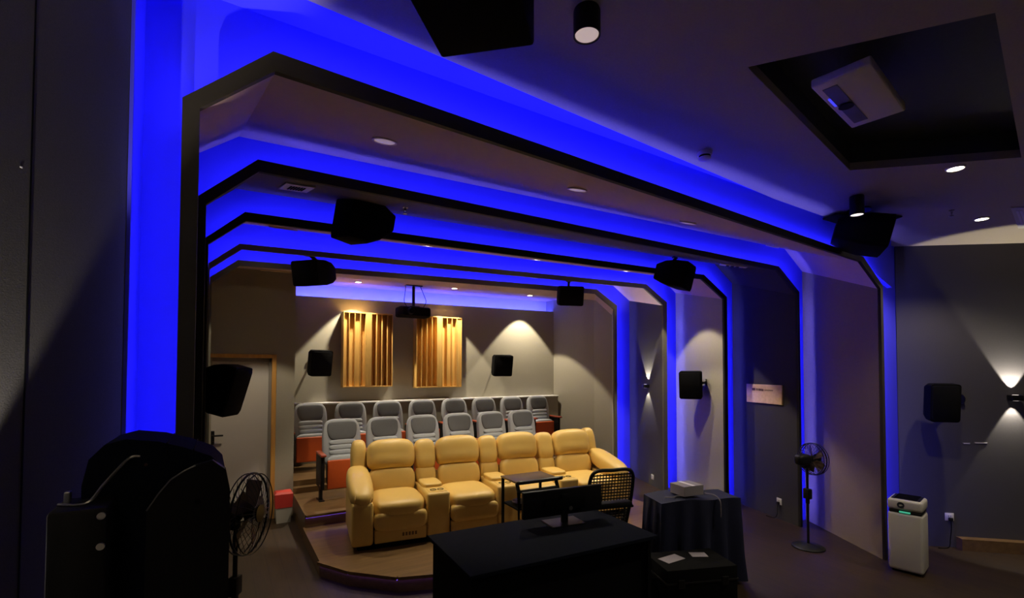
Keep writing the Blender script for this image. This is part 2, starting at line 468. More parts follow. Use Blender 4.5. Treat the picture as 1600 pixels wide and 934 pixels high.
# header panel of the first bulkhead stands proud between its two posts
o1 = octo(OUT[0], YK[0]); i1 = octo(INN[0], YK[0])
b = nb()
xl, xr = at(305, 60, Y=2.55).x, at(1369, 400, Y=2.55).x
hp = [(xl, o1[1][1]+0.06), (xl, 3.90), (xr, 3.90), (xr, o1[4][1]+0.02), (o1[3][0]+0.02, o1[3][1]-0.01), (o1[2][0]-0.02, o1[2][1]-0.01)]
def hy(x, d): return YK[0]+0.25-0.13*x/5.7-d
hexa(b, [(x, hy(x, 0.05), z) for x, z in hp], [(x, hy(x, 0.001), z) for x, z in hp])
struct('wall_header', b, 'cove_led_blue')
# inner return of the left wall beside the first portal
b = nb(); box(b, (-0.36, 2.34, 0), (-0.318, 2.60, 3.95)); struct('wall_left', b, 'cove_led_blue')

# tunnel sections between the portals
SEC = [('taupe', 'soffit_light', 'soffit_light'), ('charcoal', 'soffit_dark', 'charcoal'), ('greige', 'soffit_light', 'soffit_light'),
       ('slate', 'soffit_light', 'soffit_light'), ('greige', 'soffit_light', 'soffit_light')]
INNO = [octo(INN[k], YK[k]) for k in range(5)]
YE = [YK[1], YK[2], YK[3], YK[4], YD]
def flare(k, j, th=0.008):
    """one panel of section k, running from the frame's inner edge out to the next bulkhead"""
    A, B = INNO[k], (TUN5 if k == 4 else TUN)
    y0, y1 = YK[k]+0.02, YE[k]
    e = [y1+(d+0.01 if k < 4 else 0) for d in DYV]
    q = [Vector((A[j][0], y0, A[j][1])), Vector((A[j+1][0], y0, A[j+1][1])), Vector((B[j+1][0], e[j+1], B[j+1][1])), Vector((B[j][0], e[j], B[j][1]))]
    c = Vector((3.1, (y0+y1)/2, 1.7)); n = (q[1]-q[0]).cross(q[3]-q[0]).normalized()
    if n.dot(q[0]-c) < 0: n = -n
    bb = nb()
    if j == 2:
        nu, nv = 16, 6
        def pt(u, v): return (q[0]*(1-u)+q[1]*u)*(1-v)+(q[3]*(1-u)+q[2]*u)*v
        lo = [[bb.verts.new(pt(i/nu, m/nv)) for i in range(nu+1)] for m in range(nv+1)]
        hi = [[bb.verts.new(pt(i/nu, m/nv)+n*th) for i in range(nu+1)] for m in range(nv+1)]
        for m in range(nv):
            for i in range(nu):
                bb.faces.new((lo[m][i], lo[m][i+1], lo[m+1][i+1], lo[m+1][i])); bb.faces.new((hi[m][i], hi[m+1][i], hi[m+1][i+1], hi[m][i+1]))
        for m in range(nv):
            bb.faces.new((lo[m][0], lo[m+1][0], hi[m+1][0], hi[m][0])); bb.faces.new((lo[m][nu], hi[m][nu], hi[m+1][nu], lo[m+1][nu]))
        for i in range(nu):
            bb.faces.new((lo[0][i], hi[0][i], hi[0][i+1], lo[0][i+1])); bb.faces.new((lo[nv][i], lo[nv][i+1], hi[nv][i+1], hi[nv][i]))
        return bb
    hexa(bb, q, [p+n*th for p in q]); return bb
def soffit_z(k, x, y):
    A = INNO[k]; y0, y1 = YK[k]+0.02, YE[k]+((0.26-0.11*(x-0.06)/6.39) if k < 4 else 0)
    za = A[2][1]+(A[3][1]-A[2][1])*(x-A[2][0])/(A[3][0]-A[2][0]); zb_ = z5(x) if k == 4 else zt(x)
    t = (y-y0)/(y1-y0)
    return za+(zb_-za)*t
def on_s(k, px, py, dz=0.0):
    p = at(px, py, Z=3.5)
    for _ in range(30): p = at(px, py, Z=0.5*p.z+0.5*(soffit_z(k, p.x, p.y)-dz))
    return p
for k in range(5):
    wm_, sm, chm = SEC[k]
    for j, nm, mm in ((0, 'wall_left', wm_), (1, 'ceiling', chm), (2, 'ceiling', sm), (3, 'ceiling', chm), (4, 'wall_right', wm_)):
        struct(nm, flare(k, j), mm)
def on_rw(k, px, py, gap=0.0):
    """pixel -> point on the flared right wall of section k, with its normal into the room"""
    p0 = Vector((INNO[k][4][0], YK[k]+0.02, 0)); p1 = Vector((TUN[4][0], YE[k]+0.15, 0))
    d = (p1-p0).normalized(); n = Vector((-d.y, d.x, 0))
    r = at(px, py, D=1.0)-Vector((0, 0, CAM_H)); c0 = Vector((0, 0, CAM_H))
    t = (p0+n*gap).dot(n)/r.dot(n)
    return c0+r*t, n
# outer shell so that no outside light leaks in
b = nb(); box(b, (-0.50, 2.70, 0), (-0.40, YD, 3.95)); struct('wall_left', b, 'charcoal')
b = nb(); box(b, (7.05, 2.62, 0), (7.15, YD, 3.95)); struct('wall_right', b, 'charcoal')
b = nb(); box(b, (-0.50, 2.66, 3.96), (7.40, YD, 4.0)); struct('ceiling', b, 'charcoal')

# ------------------------------------------------------------------ rear of the room
XA = at(460, 625, Y=YD).x                      # corner beside the door
XB = at(865, 560, Y=YB).x                      # rear right corner
XC = at(927, 520, X=6.84).y
b = nb(); prism(b, [(-0.3, 0), (at(331, 600, Y=YD).x, 0), (at(331, 600, Y=YD).x, at(331, 557, Y=YD).z), (at(432, 557, Y=YD).x, at(432, 554, Y=YD).z), (at(432, 557, Y=YD).x, 0), (XA, 0), (XA, 3.75), (-0.3, 3.75)], 'Y', YD, YD+0.15)
struct('wall_back', b, 'greige')
b = nb(); box(b, (XA-0.20, YD+0.15, 0), (XA, YB, 3.75)); struct('wall_left', b, 'greige')
zcv = at(463, 462, Y=YB).z; zcv2 = at(865, 487, Y=YB).z
b = nb(); prism(b, [(XA-0.20, 0), (XB+0.4, 0), (XB+0.4, zcv2+(zcv2-zcv)*0.4/(XB-XA)), (XA-0.20, zcv)], 'Y', YB, YB+0.08); struct('wall_back', b, 'greige')
b = nb(); prism(b, [(6.88, YD-0.02), (6.86, XC), (XB, YB), (7.1, YB), (7.1, YD-0.02)], 'Z', 0, 3.78); struct('wall_right', b, 'greige')
# rear ceiling stops short of the wall; a blue cove glows behind its edge
def ye(x): return YB+0.42
b = nb(); prism(b, [(-0.18, 3.2), (0.06, z5(0.06)), (6.45, z5(6.45)), (6.88, 3.2), (7.1, 3.2), (7.1, 3.75), (-0.3, 3.75), (-0.3, 3.2)], 'Y', YD-0.02, YD-0.001); struct('ceiling', b, 'soffit_light')
b = nb(); hexa(b, [(-0.3, YD-0.01, zr(-0.3)), (7.1, YD-0.01, zr(7.1)), (7.1, ye(7.1), zr(7.1)), (-0.3, ye(-0.3), zr(-0.3))],
               [(-0.3, YD-0.01, zr(-0.3)+0.06), (7.1, YD-0.01, zr(7.1)+0.06), (7.1, ye(7.1), zr(7.1)+0.06), (-0.3, ye(-0.3), zr(-0.3)+0.06)])
struct('ceiling', b, 'soffit_light')
b = nb(); box(b, (XA-0.20, YB+0.30, 0), (7.3, YB+0.45, 3.75)); cv = struct('wall_back', b, 'white_paint')
b = nb(); hexa(b, [(XA+0.02, YB+0.10, zcv-0.05), (XB-0.02, YB+0.10, zcv2-0.05), (XB-0.02, YB+0.13, zcv2-0.05), (XA+0.02, YB+0.13, zcv-0.05)],
               [(XA+0.02, YB+0.10, zcv-0.035), (XB-0.02, YB+0.10, zcv2-0.035), (XB-0.02, YB+0.13, zcv2-0.035), (XA+0.02, YB+0.13, zcv-0.035)])
obj('light_strip', b, 'led_soft', cv)
b = nb(); hexa(b, [(XA, YB+0.09, zcv-0.09), (XB, YB+0.09, zcv2-0.09), (XB, YB+0.30, zcv2-0.09), (XA, YB+0.30, zcv-0.09)],
               [(XA, YB+0.09, zcv-0.05), (XB, YB+0.09, zcv2-0.05), (XB, YB+0.30, zcv2-0.05), (XA, YB+0.30, zcv-0.05)])
struct('trim_7', b, 'white_paint')
b = nb(); box(b, (XB, YB, 0), (7.3, YB+0.30, 3.75)); struct('wall_right', b, 'greige')

# low wooden plinth at the foot of the front right wall
p0 = on_wall(1494, 845, WR0, WR1)
dR = (Vector((*WR1, 0))-Vector((*WR0, 0))).normalized(); nR = Vector((dR.y, -dR.x, 0))
if nR.x > 0: nR = -nR
p0.z = 0
b = nb(); q0 = p0+dR*2.2
hexa(b, [p0, q0, q0+nR*0.10, p0+nR*0.10], [v+Vector((0, 0, 0.13)) for v in (p0, q0, q0+nR*0.10, p0+nR*0.10)])
struct('baseboard_right', b, 'platform_wood')

# ------------------------------------------------------------------ platforms
def platform(pts, z0, z1, name='floor', glow=None):
    bb = nb(); prism(bb, pts, 'Z', z0, z1-0.03)
    o = struct(name, bb, 'platform_wood')
    bb = nb(); prism(bb, pts, 'Z', z1-0.03, z1)
    obj('step_board', bb, 'platform_wood', o)
    if glow:
        for p, q in glow:
            p, q = Vector((*p, 0)), Vector((*q, 0)); n = Vector((q.y-p.y, p.x-q.x, 0)).normalized()
            if n.y > 0: n = -n
            bb = nb(); hexa(bb, [p+n*0.004+Vector((0, 0, z1-0.034)), q+n*0.004+Vector((0, 0, z1-0.034)), q+n*0.020+Vector((0, 0, z1-0.034)), p+n*0.020+Vector((0, 0, z1-0.034))],
                 [p+n*0.004+Vector((0, 0, z1-0.031)), q+n*0.004+Vector((0, 0, z1-0.031)), q+n*0.020+Vector((0, 0, z1-0.031)), p+n*0.020+Vector((0, 0, z1-0.031))])
            obj('light_strip', bb, 'led_step', o)
            bb = nb(); hexa(bb, [p+Vector((0, 0, z1-0.03)), q+Vector((0, 0, z1-0.03)), q+n*0.03+Vector((0, 0, z1-0.03)), p+n*0.03+Vector((0, 0, z1-0.03))],
                 [p+Vector((0, 0, z1)), q+Vector((0, 0, z1)), q+n*0.03+Vector((0, 0, z1)), p+n*0.03+Vector((0, 0, z1))])
            obj('nosing', bb, 'platform_wood', o)
    return o
XP = 0.84
platform([(XP, 5.10), (1.05, 4.72), (1.40, 4.36), (1.85, 4.20), (2.6, 4.14), (5.20, 4.14), (5.20, 6.28), (XP, 6.28)], 0, 0.15, 'platform', [((XP, 5.10), (1.05, 4.72)), ((1.05, 4.72), (1.40, 4.36)), ((1.40, 4.36), (1.85, 4.20))])
platform([(XP+0.02, 6.25), (5.35, 6.25), (5.35, 7.42), (XP+0.02, 7.42)], 0, 0.30, 'platform', [((XP+0.03, 6.25), (5.30, 6.25))])
platform([(XA, 7.55), (XB+0.02, 7.55), (XB, YB), (XA, YB)], 0, 0.45, 'platform')
b = nb(); box(b, (XA, 7.40, 0), (6.7, 7.56, 0.375)); struct('platform', b, 'platform_wood')
# half wall behind the last row
zl = at(660, 624, Y=8.80).z
b = nb(); box(b, (XA, 8.80, 0.45), (XB-0.02, YB, zl-0.03)); hw = struct('wall_ledge', b, 'greige')
b = nb(); box(b, (XA, 8.77, zl-0.03), (XB-0.02, YB, zl), 0.006); obj('cap', b, 'white_paint', hw)

# ------------------------------------------------------------------ door
dx0, dx1 = at(331, 600, Y=YD).x, at(432, 557, Y=YD).x
dzt = at(432, 554, Y=YD).z
b = nb(); box(b, (dx0-0.04, YD+0.05, 0.01), (dx1-0.09, YD+0.09, dzt-0.10), 0.004); dr = struct('door_1', b, 'door_paint')
b = nb(); box(b, (dx1-0.09, YD+0.02, 0), (dx1-0.045, YD+0.13, dzt-0.05), 0.004); box(b, (dx0-0.06, YD+0.02, dzt-0.10), (dx1-0.045, YD+0.13, dzt-0.05), 0.004); obj('frame', b, 'frame_grey', dr)
b = nb(); box(b, (dx1-0.055, YD-0.03, 0), (dx1, YD+0.02, dzt), 0.004); obj('architrave', b, 'orange_wood', dr)
b = nb(); box(b, (dx0-0.06, YD-0.03, dzt-0.05), (dx1-0.055, YD+0.02, dzt), 0.004); obj('architrave', b, 'orange_wood', dr)
h = at(332, 684, Y=YD+0.04)
b = nb(); box(b, (h.x-0.022, YD+0.035, h.z-0.09), (h.x+0.022, YD+0.05, h.z+0.09), 0.02, 3); cyl(b, (h.x, YD+0.04, h.z-0.055), (h.x, YD+0.025, h.z-0.055), 0.012)
hd = obj('handle', b, 'black_metal', dr, True)
b = nb(); tube(b, [(h.x, YD+0.04, h.z+0.03), (h.x, YD-0.01, h.z+0.03), (h.x+0.03, YD-0.015, h.z+0.03), (h.x+0.12, YD-0.015, h.z+0.03)], 0.011); obj('lever', b, 'black_metal', hd, True)

# ------------------------------------------------------------------ recliner sofa
def make_sofa():
    t = thing('recliner_sofa', 'long yellow leather four seat recliner sofa with cup holder consoles', 'sofa', (1.15, 5.10, 0.15), R(-8.0))
    SW, CW, AW, DP = 0.575, 0.265, 0.22, 0.95
    W = 4*SW+3*CW+2*AW
    b = nb(); box(b, (0.06, 0.06, 0), (W-0.06, DP-0.05, 0.07), 0.01); obj('base', b, 'black_matt', t)
    def bul(p):
        return Vector((p.x, p.y*(1-0.10*abs(p.x)**2), p.z))
    tilt = lambda z0, y0: Matrix.Translation((0, y0, z0)) @ Matrix.Rotation(R(-14), 4, 'X') @ Matrix.Translation((0, -y0, -z0))
    # arms
    for sgn, x0 in ((0, 0.0), (1, W-AW)):
        b = nb(); box(b, (x0, 0.02, 0.05), (x0+AW, DP-0.04, 0.50), 0.035, 3)
        a = obj('arm', b, 'leather', t, True)
        b = nb(); M = Matrix.Translation((0, 0.1, 0.50)) @ Matrix.Rotation(R(13), 4, 'X') @ Matrix.Translation((0, -0.1, -0.50))
        puff(b, (x0+AW/2, 0.44, 0.53), (AW+0.05, 0.84, 0.22), 3.0, M)
        ap = obj('arm_pad', b, 'leather', a, True)
        b = nb()
        for q in range(6):
            tube(b, [(x0+0.02+q*0.035, 0.045, 0.50), (x0+0.03+q*0.035, 0.03, 0.545), (x0+0.035+q*0.035, 0.06, 0.585)], 0.005, 5)
        obj('pleat', b, 'leather', ap, True)
        # shoulder of the back beside the end seat
        b = nb(); puff(b, (x0+AW/2+(0.03 if sgn == 0 else -0.03), DP-0.15, 0.78), (AW*0.85, 0.24, 0.58), 3.6, tilt(0.42, DP-0.2)); obj('shoulder', b, 'leather', t, True)
    x = AW
    for s in range(4):
        # seat
        b = nb(); puff(b, (x+SW/2, 0.36, 0.40), (SW-0.005, 0.74, 0.20), 4.0, None, 10, lambda p: Vector((p.x, p.y, p.z*(1.0+0.10*(1-p.x*p.x)))))
        obj('seat', b, 'leather', t, True)
        b = nb(); puff(b, (x+SW/2, 0.055, 0.285), (SW-0.01, 0.13, 0.20), 5); fr = obj('footrest', b, 'leather', t, True)
        b = nb(); box(b, (x+0.01, 0.03, 0.06), (x+SW-0.01, 0.10, 0.20), 0.015, 3); obj('lower_panel', b, 'leather', fr, True)
        if s == 0:
            b = nb()
            for q in range(5): box(b, (x+0.30+q*0.034, 0.0285, 0.112), (x+0.322+q*0.034, 0.032, 0.150), 0.002)
            obj('stitched_mark', b, 'leather_dark', fr)
        # lumbar and head cushions
        b = nb(); puff(b, (x+SW/2, 0.66, 0.57), (SW-0.02, 0.22, 0.36), 3.0, tilt(0.42, 0.66), 10, lambda p: Vector((p.x, p.y, p.z+0.12*(1-p.x*p.x)*max(p.z, 0))))
        obj('lumbar_cushion', b, 'leather', t, True)
        b = nb(); puff(b, (x+SW/2, 0.675, 0.87), (SW-0.005, 0.27, 0.40), 3.4, tilt(0.42, 0.66), 10, lambda p: Vector((p.x, p.y*(1+0.10*(1-p.x*p.x)*(1 if p.z < 0 else 0.4)), p.z+(0.16*(1-p.x*p.x) if p.z < 0 else 0)*abs(p.z))))
        obj('back_cushion', b, 'leather', t, True)
        x += SW
        if s < 3:
            b = nb(); box(b, (x, 0.05, 0.05), (x+CW, 0.80, 0.53), 0.03, 3)
            c = obj('console', b, 'leather', t, True)
            b = nb(); puff(b, (x+CW/2, 0.50, 0.545), (CW-0.03, 0.36, 0.06), 5); obj('lid', b, 'leather', c, True)
            b = nb(); box(b, (x+0.035, 0.09, 0.527), (x+CW-0.035, 0.27, 0.534), 0.003); obj('holder_plate', b, 'leather', c)
            for q in (0.10, 0.185):
                b = nb(); lathe(b, [(0.032, 0.530), (0.038, 0.540), (0.030, 0.5395), (0.029, 0.531)], 20, Matrix.Translation((x+q-0.005, 0.18, 0)))
                cup = obj('cup_holder', b, 'black_metal', c, True)
            b = nb(); puff(b, (x+CW/2, 0.69, 0.60), (CW-0.01, 0.18, 0.26), 3.2, tilt(0.42, 0.66)); obj('console_back', b, 'leather', t, True)
            b = nb(); puff(b, (x+CW/2, 0.70, 0.85), (CW-0.005, 0.21, 0.40), 3.4, tilt(0.42, 0.66), 8, lambda p: Vector((p.x, p.y*(1.1 if p.z < 0 else 1), p.z))); obj('console_back', b, 'leather', t, True)
            x += CW
    b = nb(); box(b, (0.03, 0.80, 0.05), (W-0.03, 0.86, 0.62), 0.02, 2); obj('back_panel', b, 'leather', t, True)
    return t
make_sofa()

# ------------------------------------------------------------------ cinema seats
def make_seat(label, group, loc, right_arm=False):
    t = thing('cinema_seat', label, 'cinema seat', loc, 0, group)
    tl = Matrix.Translation((0, 0.18, 0.42)) @ Matrix.Rotation(R(-11), 4, 'X') @ Matrix.Translation((0, -0.18, -0.42))
    def shell(p):
        w_ = 1.0-0.10*max(p.z, 0)**2
        return Vector((p.x*w_, p.y-0.18*abs(p.x)**3*(0.4 if p.z < 0 else 1), p.z))
    b = nb(); puff(b, (0, 0.20, 0.735), (0.52, 0.13, 0.66), 5.0, tl, 12, shell)
    bk = obj('backrest', b, 'seat_grey', t, True)
    b = nb(); puff(b, (0, 0.137, 0.895), (0.40, 0.05, 0.26), 5.0, tl, 8, lambda p: Vector((p.x*(1-0.14*max(-p.z, 0)), p.y, p.z)))
    obj('headrest', b, 'seat_dark', t, True)
    b = nb()
    for q in range(4): puff(b, (0, 0.135, 0.735-q*0.068), (0.36, 0.055, 0.072), 3.6, tl, 6)
    obj('lumbar_pad', b, 'seat_white', t, True)
    b = nb(); puff(b, (0, 0.055, 0.36), (0.47, 0.11, 0.42), 6, Matrix.Translation((0, 0, 0)), 8); obj('seat_cushion', b, 'seat_white', t, True)
    b = nb(); box(b, (-0.235, -0.022, 0.14), (0.235, 0.012, 0.53), 0.02, 3); obj('seat_pan', b, 'seat_orange', t, True)
    for sx in ([-1, 1] if right_arm else [-1]):
        x = sx*0.305
        b = nb(); box(b, (x-0.025, -0.10, 0.16), (x+0.025, 0.30, 0.60), 0.015, 2); ap = obj('arm_panel', b, 'black_plastic', t, True)
        b = nb(); box(b, (x-0.036, -0.16, 0.60), (x+0.036, 0.26, 0.632), 0.012, 2); obj('armrest', b, 'arm_red', ap, True)
        b = nb(); box(b, (x-0.02, 0.02, 0.01), (x+0.02, 0.10, 0.17), 0.004); box(b, (x-0.035, -0.06, 0), (x+0.035, 0.18, 0.012), 0.004); obj('leg', b, 'black_metal', t)
        b = nb(); cyl(b, (x-0.027, -0.06, 0.22), (x-0.034, -0.06, 0.22), 0.014, n=12); obj('bolt', b, 'chrome', ap)
    return t
BACKX = [485, 545, 602, 657, 709, 757, 803, 846]
names_b = ['first grey seat of the rear row, in the corner by the door wall', 'second seat from the left in the rear row', 'third seat from the left in the rear row',
           'fourth seat from the left in the rear row', 'fifth seat from the left in the rear row', 'sixth seat from the left in the rear row',
           'seventh seat from the left in the rear row', 'last seat at the right end of the rear row']
for i, (x, lab) in enumerate(zip(BACKX, names_b)):
    p = Vector((1.22+0.645*i, 0, 0))
    make_seat(('grey folding cinema seat, ' if i else '')+lab, 'rear row of cinema seats', (p.x, 8.20, 0.45), i == 7)
FRX = [536, 598, 657, 716, 770, 820]
names_f = ['grey folding cinema seat with orange pan at the left end of the front row', 'grey cinema seat second from the left behind the yellow sofa',
           'grey cinema seat third from the left behind the yellow sofa', 'grey cinema seat fourth from the left behind the yellow sofa',
           'grey cinema seat fifth from the left behind the yellow sofa', 'grey cinema seat at the right end of the front row']
for i, (x, lab) in enumerate(zip(FRX, names_f)):
    p = Vector((1.44+0.604*i, 0, 0))
    make_seat(lab, 'front row of cinema seats', (p.x, 6.82, 0.30), i == 5)

# ------------------------------------------------------------------ slatted diffuser panels
def diffuser(label, px, depths):
    a, c = at(px[0], px[1], Y=YB-0.19), at(px[2], px[3], Y=YB-0.19)
    x0, x1, z1, z0 = a.x, c.x, a.z, c.z
    t = thing('diffuser_panel', label, 'wall panel', (x0, YB, z0), 0, 'wooden diffuser panels')
    W, H, fr = x1-x0, z1-z0, 0.022
    b = nb(); box(b, (0, -0.022, 0), (W, -0.002, H)); obj('back_board', b, 'diffuser_wood', t)
    for lo, hi in (((0, -0.20, 0), (W, -0.022, fr)), ((0, -0.20, H-fr), (W, -0.022, H))):
        b = nb(); box(b, lo, hi, 0.003); obj('rail', b, 'diffuser_wood', t)
    n = len(depths)
    pw = W/n
    for i in range(n+1):
        b = nb(); xx = min(max(i*pw-0.006, 0), W-0.012); box(b, (xx, -0.20, fr), (xx+0.012, -0.022, H-fr), 0.002); obj('fin', b, 'diffuser_wood', t)
    for i, d in enumerate(depths):
        y = -0.20+0.17*d
        b = nb(); box(b, (i*pw+0.007, y, fr), ((i+1)*pw-0.007, -0.022, H-fr), 0.002); obj('slat', b, 'diffuser_wood', t)
diffuser('left slatted wooden diffuser panel on the rear wall, left of the hanging projector', (537, 486, 613, 604), [0.25, 0.6, 0.3, 0.7, 0.0, 0.9, 0.6, 0.95, 0.6])
diffuser('right slatted wooden diffuser panel on the rear wall, under the hanging projector', (651, 492, 721, 604.5), [0.55, 0.75, 0.65, 0.8, 0.0, 0.7, 0.4, 0.6, 0.1])

# ------------------------------------------------------------------ loudspeakers
def loft(bm, loops):
    rs = [[bm.verts.new(p) for p in L] for L in loops]
    n = len(rs[0])
    for a, c in zip(rs, rs[1:]):
        for k in range(n): bm.faces.new((a[k], a[(k+1) % n], c[(k+1) % n], c[k]))
    bm.faces.new(rs[0][::-1]); bm.faces.new(rs[-1])
def rrect(w_, h_, y, r=0.03, n=3, zc=0):
    out = []
    for sx, sz, a0 in ((1, 1, 0), (-1, 1, 90), (-1, -1, 180), (1, -1, 270)):
        for k in range(n+1):
            a = R(a0+90*k/n)
            out.append((sx*(w_/2-r)+r*math.cos(a), y, zc+sz*(h_/2-r)+r*math.sin(a)))
    return out
def speaker(label, c, size, rot, mount, kind='wall', plate=0.06, group='surround loudspeakers', rear=(0.62, 0.60), sag=0.0):
    w_, d_, h_ = size
    c = Vector(c); mount = Vector(mount)
    t = thing('loudspeaker', label, 'loudspeaker', c, 0, group)
    t.rotation_euler = rot
    b = nb()
    loft(b, [rrect(w_, h_, -d_/2), rrect(w_, h_, -d_*0.08), rrect(w_*0.93, h_*0.86, d_*0.2, zc=sag*h_), rrect(w_*rear[0], h_*rear[1], d_/2, zc=sag*2*h_)])
    obj('cabinet', b, 'black_matt', t, True)
    b = nb(); loft(b, [rrect(w_*0.90, h_*0.90, -d_/2-0.012), rrect(w_*0.94, h_*0.94, -d_/2-0.006), rrect(w_*0.94, h_*0.94, -d_/2+0.01)])
    obj('grille', b, 'grille_cloth', t, True)
    # bracket in room coordinates
    back = c+(Euler(rot).to_matrix() @ Vector((0, d_*0.42 if kind == 'wall' else d_*0.15, 0 if kind == 'wall' else h_*0.42)))
    b = nb(); tube(b, [back, (back+mount)/2+Vector((0, 0, 0.0 if kind == 'wall' else 0.0)), mount], 0.016 if kind == 'wall' else 0.022, 8)
    obj('bracket', b, 'black_metal', t, True, world=True)
    b = nb()
    if kind == 'wall':
        n = (mount-back).normalized(); cyl(b, mount-n*0.012, mount, plate, n=20)
    else:
        cyl(b, mount-Vector((0, 0, 0.014)), mount, plate, n=20)
    obj('mount_plate', b, 'black_metal', t, True, world=True)
    return t
# rear wall pair
c = at(498, 566, Y=8.72); speaker('black wall loudspeaker on the rear wall at the far left above the seats', c, (0.36, 0.26, 0.44), (R(10), 0, R(14)), (c.x-0.08, YB, c.z+0.02))
c = at(783, 570, Y=8.72); speaker('black wall loudspeaker on the rear wall right of the slatted panels', c, (0.42, 0.26, 0.44), (R(10), 0, R(-6)), (c.x, YB, c.z+0.02))
# side wall speakers
c, n_ = on_rw(2, 1080, 600, 0.22); mw = on_rw(2, 1104, 598)[0]
speaker('black loudspeaker on the lit beige right wall between two blue strips', c, (0.34, 0.26, 0.44), (R(8), 0, R(-58)), mw)
c = at(345, 605, Y=4.95); speaker('black loudspeaker hanging on the left wall in front of the grey door', c, (0.30, 0.30, 0.44), (R(16), 0, R(62)), (-0.18, c.y+0.12, c.z+0.10))
ws = on_wall(1500, 623, WR0, WR1)
c = at(1468, 627, D=at(1500, 623, D=1).length and (ws-Vector((0, 0, CAM_H))).dot(FW)-0.22)
speaker('black loudspeaker on the dark front right wall beside the sconce', c, (0.27, 0.26, 0.42), (R(6), 0, R(-50)), ws)
# ceiling speakers
c = at(571, 352, Y=4.20)
speaker('black ceiling loudspeaker tilted down under the second portal, near the white vent', c, (0.28, 0.44, 0.36), (R(-6), R(6), R(-68)), (c.x-0.12, c.y, soffit_z(1, c.x-0.12, c.y)), 'ceiling', 0.09, 'ceiling loudspeakers', (0.75, 0.45), 0.12)
c = at(495, 427, Y=6.45)
speaker('black ceiling loudspeaker at the upper left of the rear wall', c, (0.38, 0.44, 0.31), (R(10), 0, R(-48)), (at(483, 402, Y=6.45).x, 6.45, soffit_z(3, c.x, 6.45)), 'ceiling', 0.07, 'ceiling loudspeakers')
c = at(889, 462, Y=6.45)
speaker('black boxy ceiling loudspeaker at the upper right of the rear wall', c, (0.42, 0.34, 0.33), (R(10), 0, R(-22)), (c.x, 6.45, soffit_z(3, c.x, 6.45)), 'ceiling', 0.05, 'ceiling loudspeakers')
c = at(1052, 429, Y=4.32)
speaker('black ceiling loudspeaker in front of the right chamfer of the third portal', c, (0.44, 0.42, 0.34), (R(14), 0, R(24)), (c.x+0.08, 4.32, soffit_z(1, c.x+0.08, 4.32)), 'ceiling', 0.07, 'ceiling loudspeakers')
c = on_f(1343, 366, 0.24)
sp = speaker('wide black ceiling loudspeaker at the right end of the first portal header', c, (0.50, 0.42, 0.30), (R(14), 0, R(30)), (c.x, c.y, zf(c.x)), 'ceiling', 0.10, 'ceiling loudspeakers')
q = on_f(1340, 343, 0.02)
b = nb(); box(b, (-0.36, -0.14, -0.006), (0.36, 0.14, 0.006), 0.003, 1, Matrix.Translation((q.x, q.y, zf(q.x)-0.02)) @ Matrix.Rotation(R(-25), 4, 'Z'))
obj('mounting_board', b, 'black_matt', sp, world=True)
# big black box hung at the top edge of the view
zb = 3.34
pA, pB = at(690, 92, Z=zb), at(835, 72, Z=zb)
u_ = (pB-pA); L_ = u_.length; ang = math.atan2(u_.y, u_.x)
t = thing('loudspeaker', 'large black box loudspeaker hung from the front ceiling above the blue header', 'loudspeaker', (pA.x, pA.y, zb), ang, 'ceiling loudspeakers')
b = nb(); box(b, (0, -0.42, 0), (L_, 0, 0.30), 0.012); obj('cabinet', b, 'black_matt', t, True)
b = nb(); box(b, (0.03, -0.432, 0.02), (L_-0.03, -0.42, 0.28), 0.006); obj('grille', b, 'grille_cloth', t)
for sx in (0.05, L_-0.05):
    b = nb(); cyl(b, (sx, -0.21, 0.30), (sx, -0.21, zf(pA.x)-zb), 0.012, n=10); obj('hanger', b, 'black_metal', t, True)
b = nb(); cyl(b, (L_*0.45, -0.30, 0.0), (L_*0.45, -0.30, -0.004), 0.008, n=10); obj('indicator', b, 'red_led', t)

# ------------------------------------------------------------------ ceiling fittings
def disc(name, label, p, r, lens, group, depth=0.012, body=None, cat='ceiling light', sec=None):
    t = thing(name, label, cat, p, 0, group)
    if sec is not None: t.location.z += 0.005; t.rotation_euler = (math.atan(soffit_z(sec, p[0], p[1]+0.5)*2-soffit_z(sec, p[0], p[1])*2), 0, 0)
    b = nb(); lathe(b, [(r, 0.0), (r*0.98, -depth), (r*0.82, -depth), (r*0.78, -depth*0.45), (r*0.70, -depth*0.4)], 28)
    obj('ring', b, body or 'white_plastic', t, True)
    b = nb(); lathe(b, [(r*0.80, -depth*0.35), (r*0.80, -depth*0.75), (r*0.3, -depth*0.95)], 28)
    obj('lens', b, lens, t, True)
    return t
ORD = ['first', 'second', 'third', 'fourth']
for i, p in enumerate([(601, 220), (902, 296), (1075, 348), (1207, 385)]):
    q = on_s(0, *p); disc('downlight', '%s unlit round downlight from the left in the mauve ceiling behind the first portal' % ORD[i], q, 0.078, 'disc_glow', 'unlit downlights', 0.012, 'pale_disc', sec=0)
xx = at(443, 357, Y=5.15).x; q = Vector((xx, 5.15, soffit_z(2, xx, 5.15))); disc('ceiling_speaker', 'large unlit round ceiling disc at the left behind the third portal', q, 0.13, 'vent_beige', None, 0.02, 'vent_beige', 'ceiling disc', 2)
LIT = []
for i, p in enumerate([(668, 380), (838, 403), (978, 420), None]):  # last one is unseen, added for the scallop on the right wall
    xx = at(p[0], p[1], Y=5.15).x if p else 5.90; q = Vector((xx, 5.15, soffit_z(2, xx, 5.15))); t = disc('downlight', '%s lit downlight from the left in the strip behind the third portal' % ORD[i], q, 0.062, 'lamp_lit', 'lit downlights', sec=2); LIT.append((q, t))
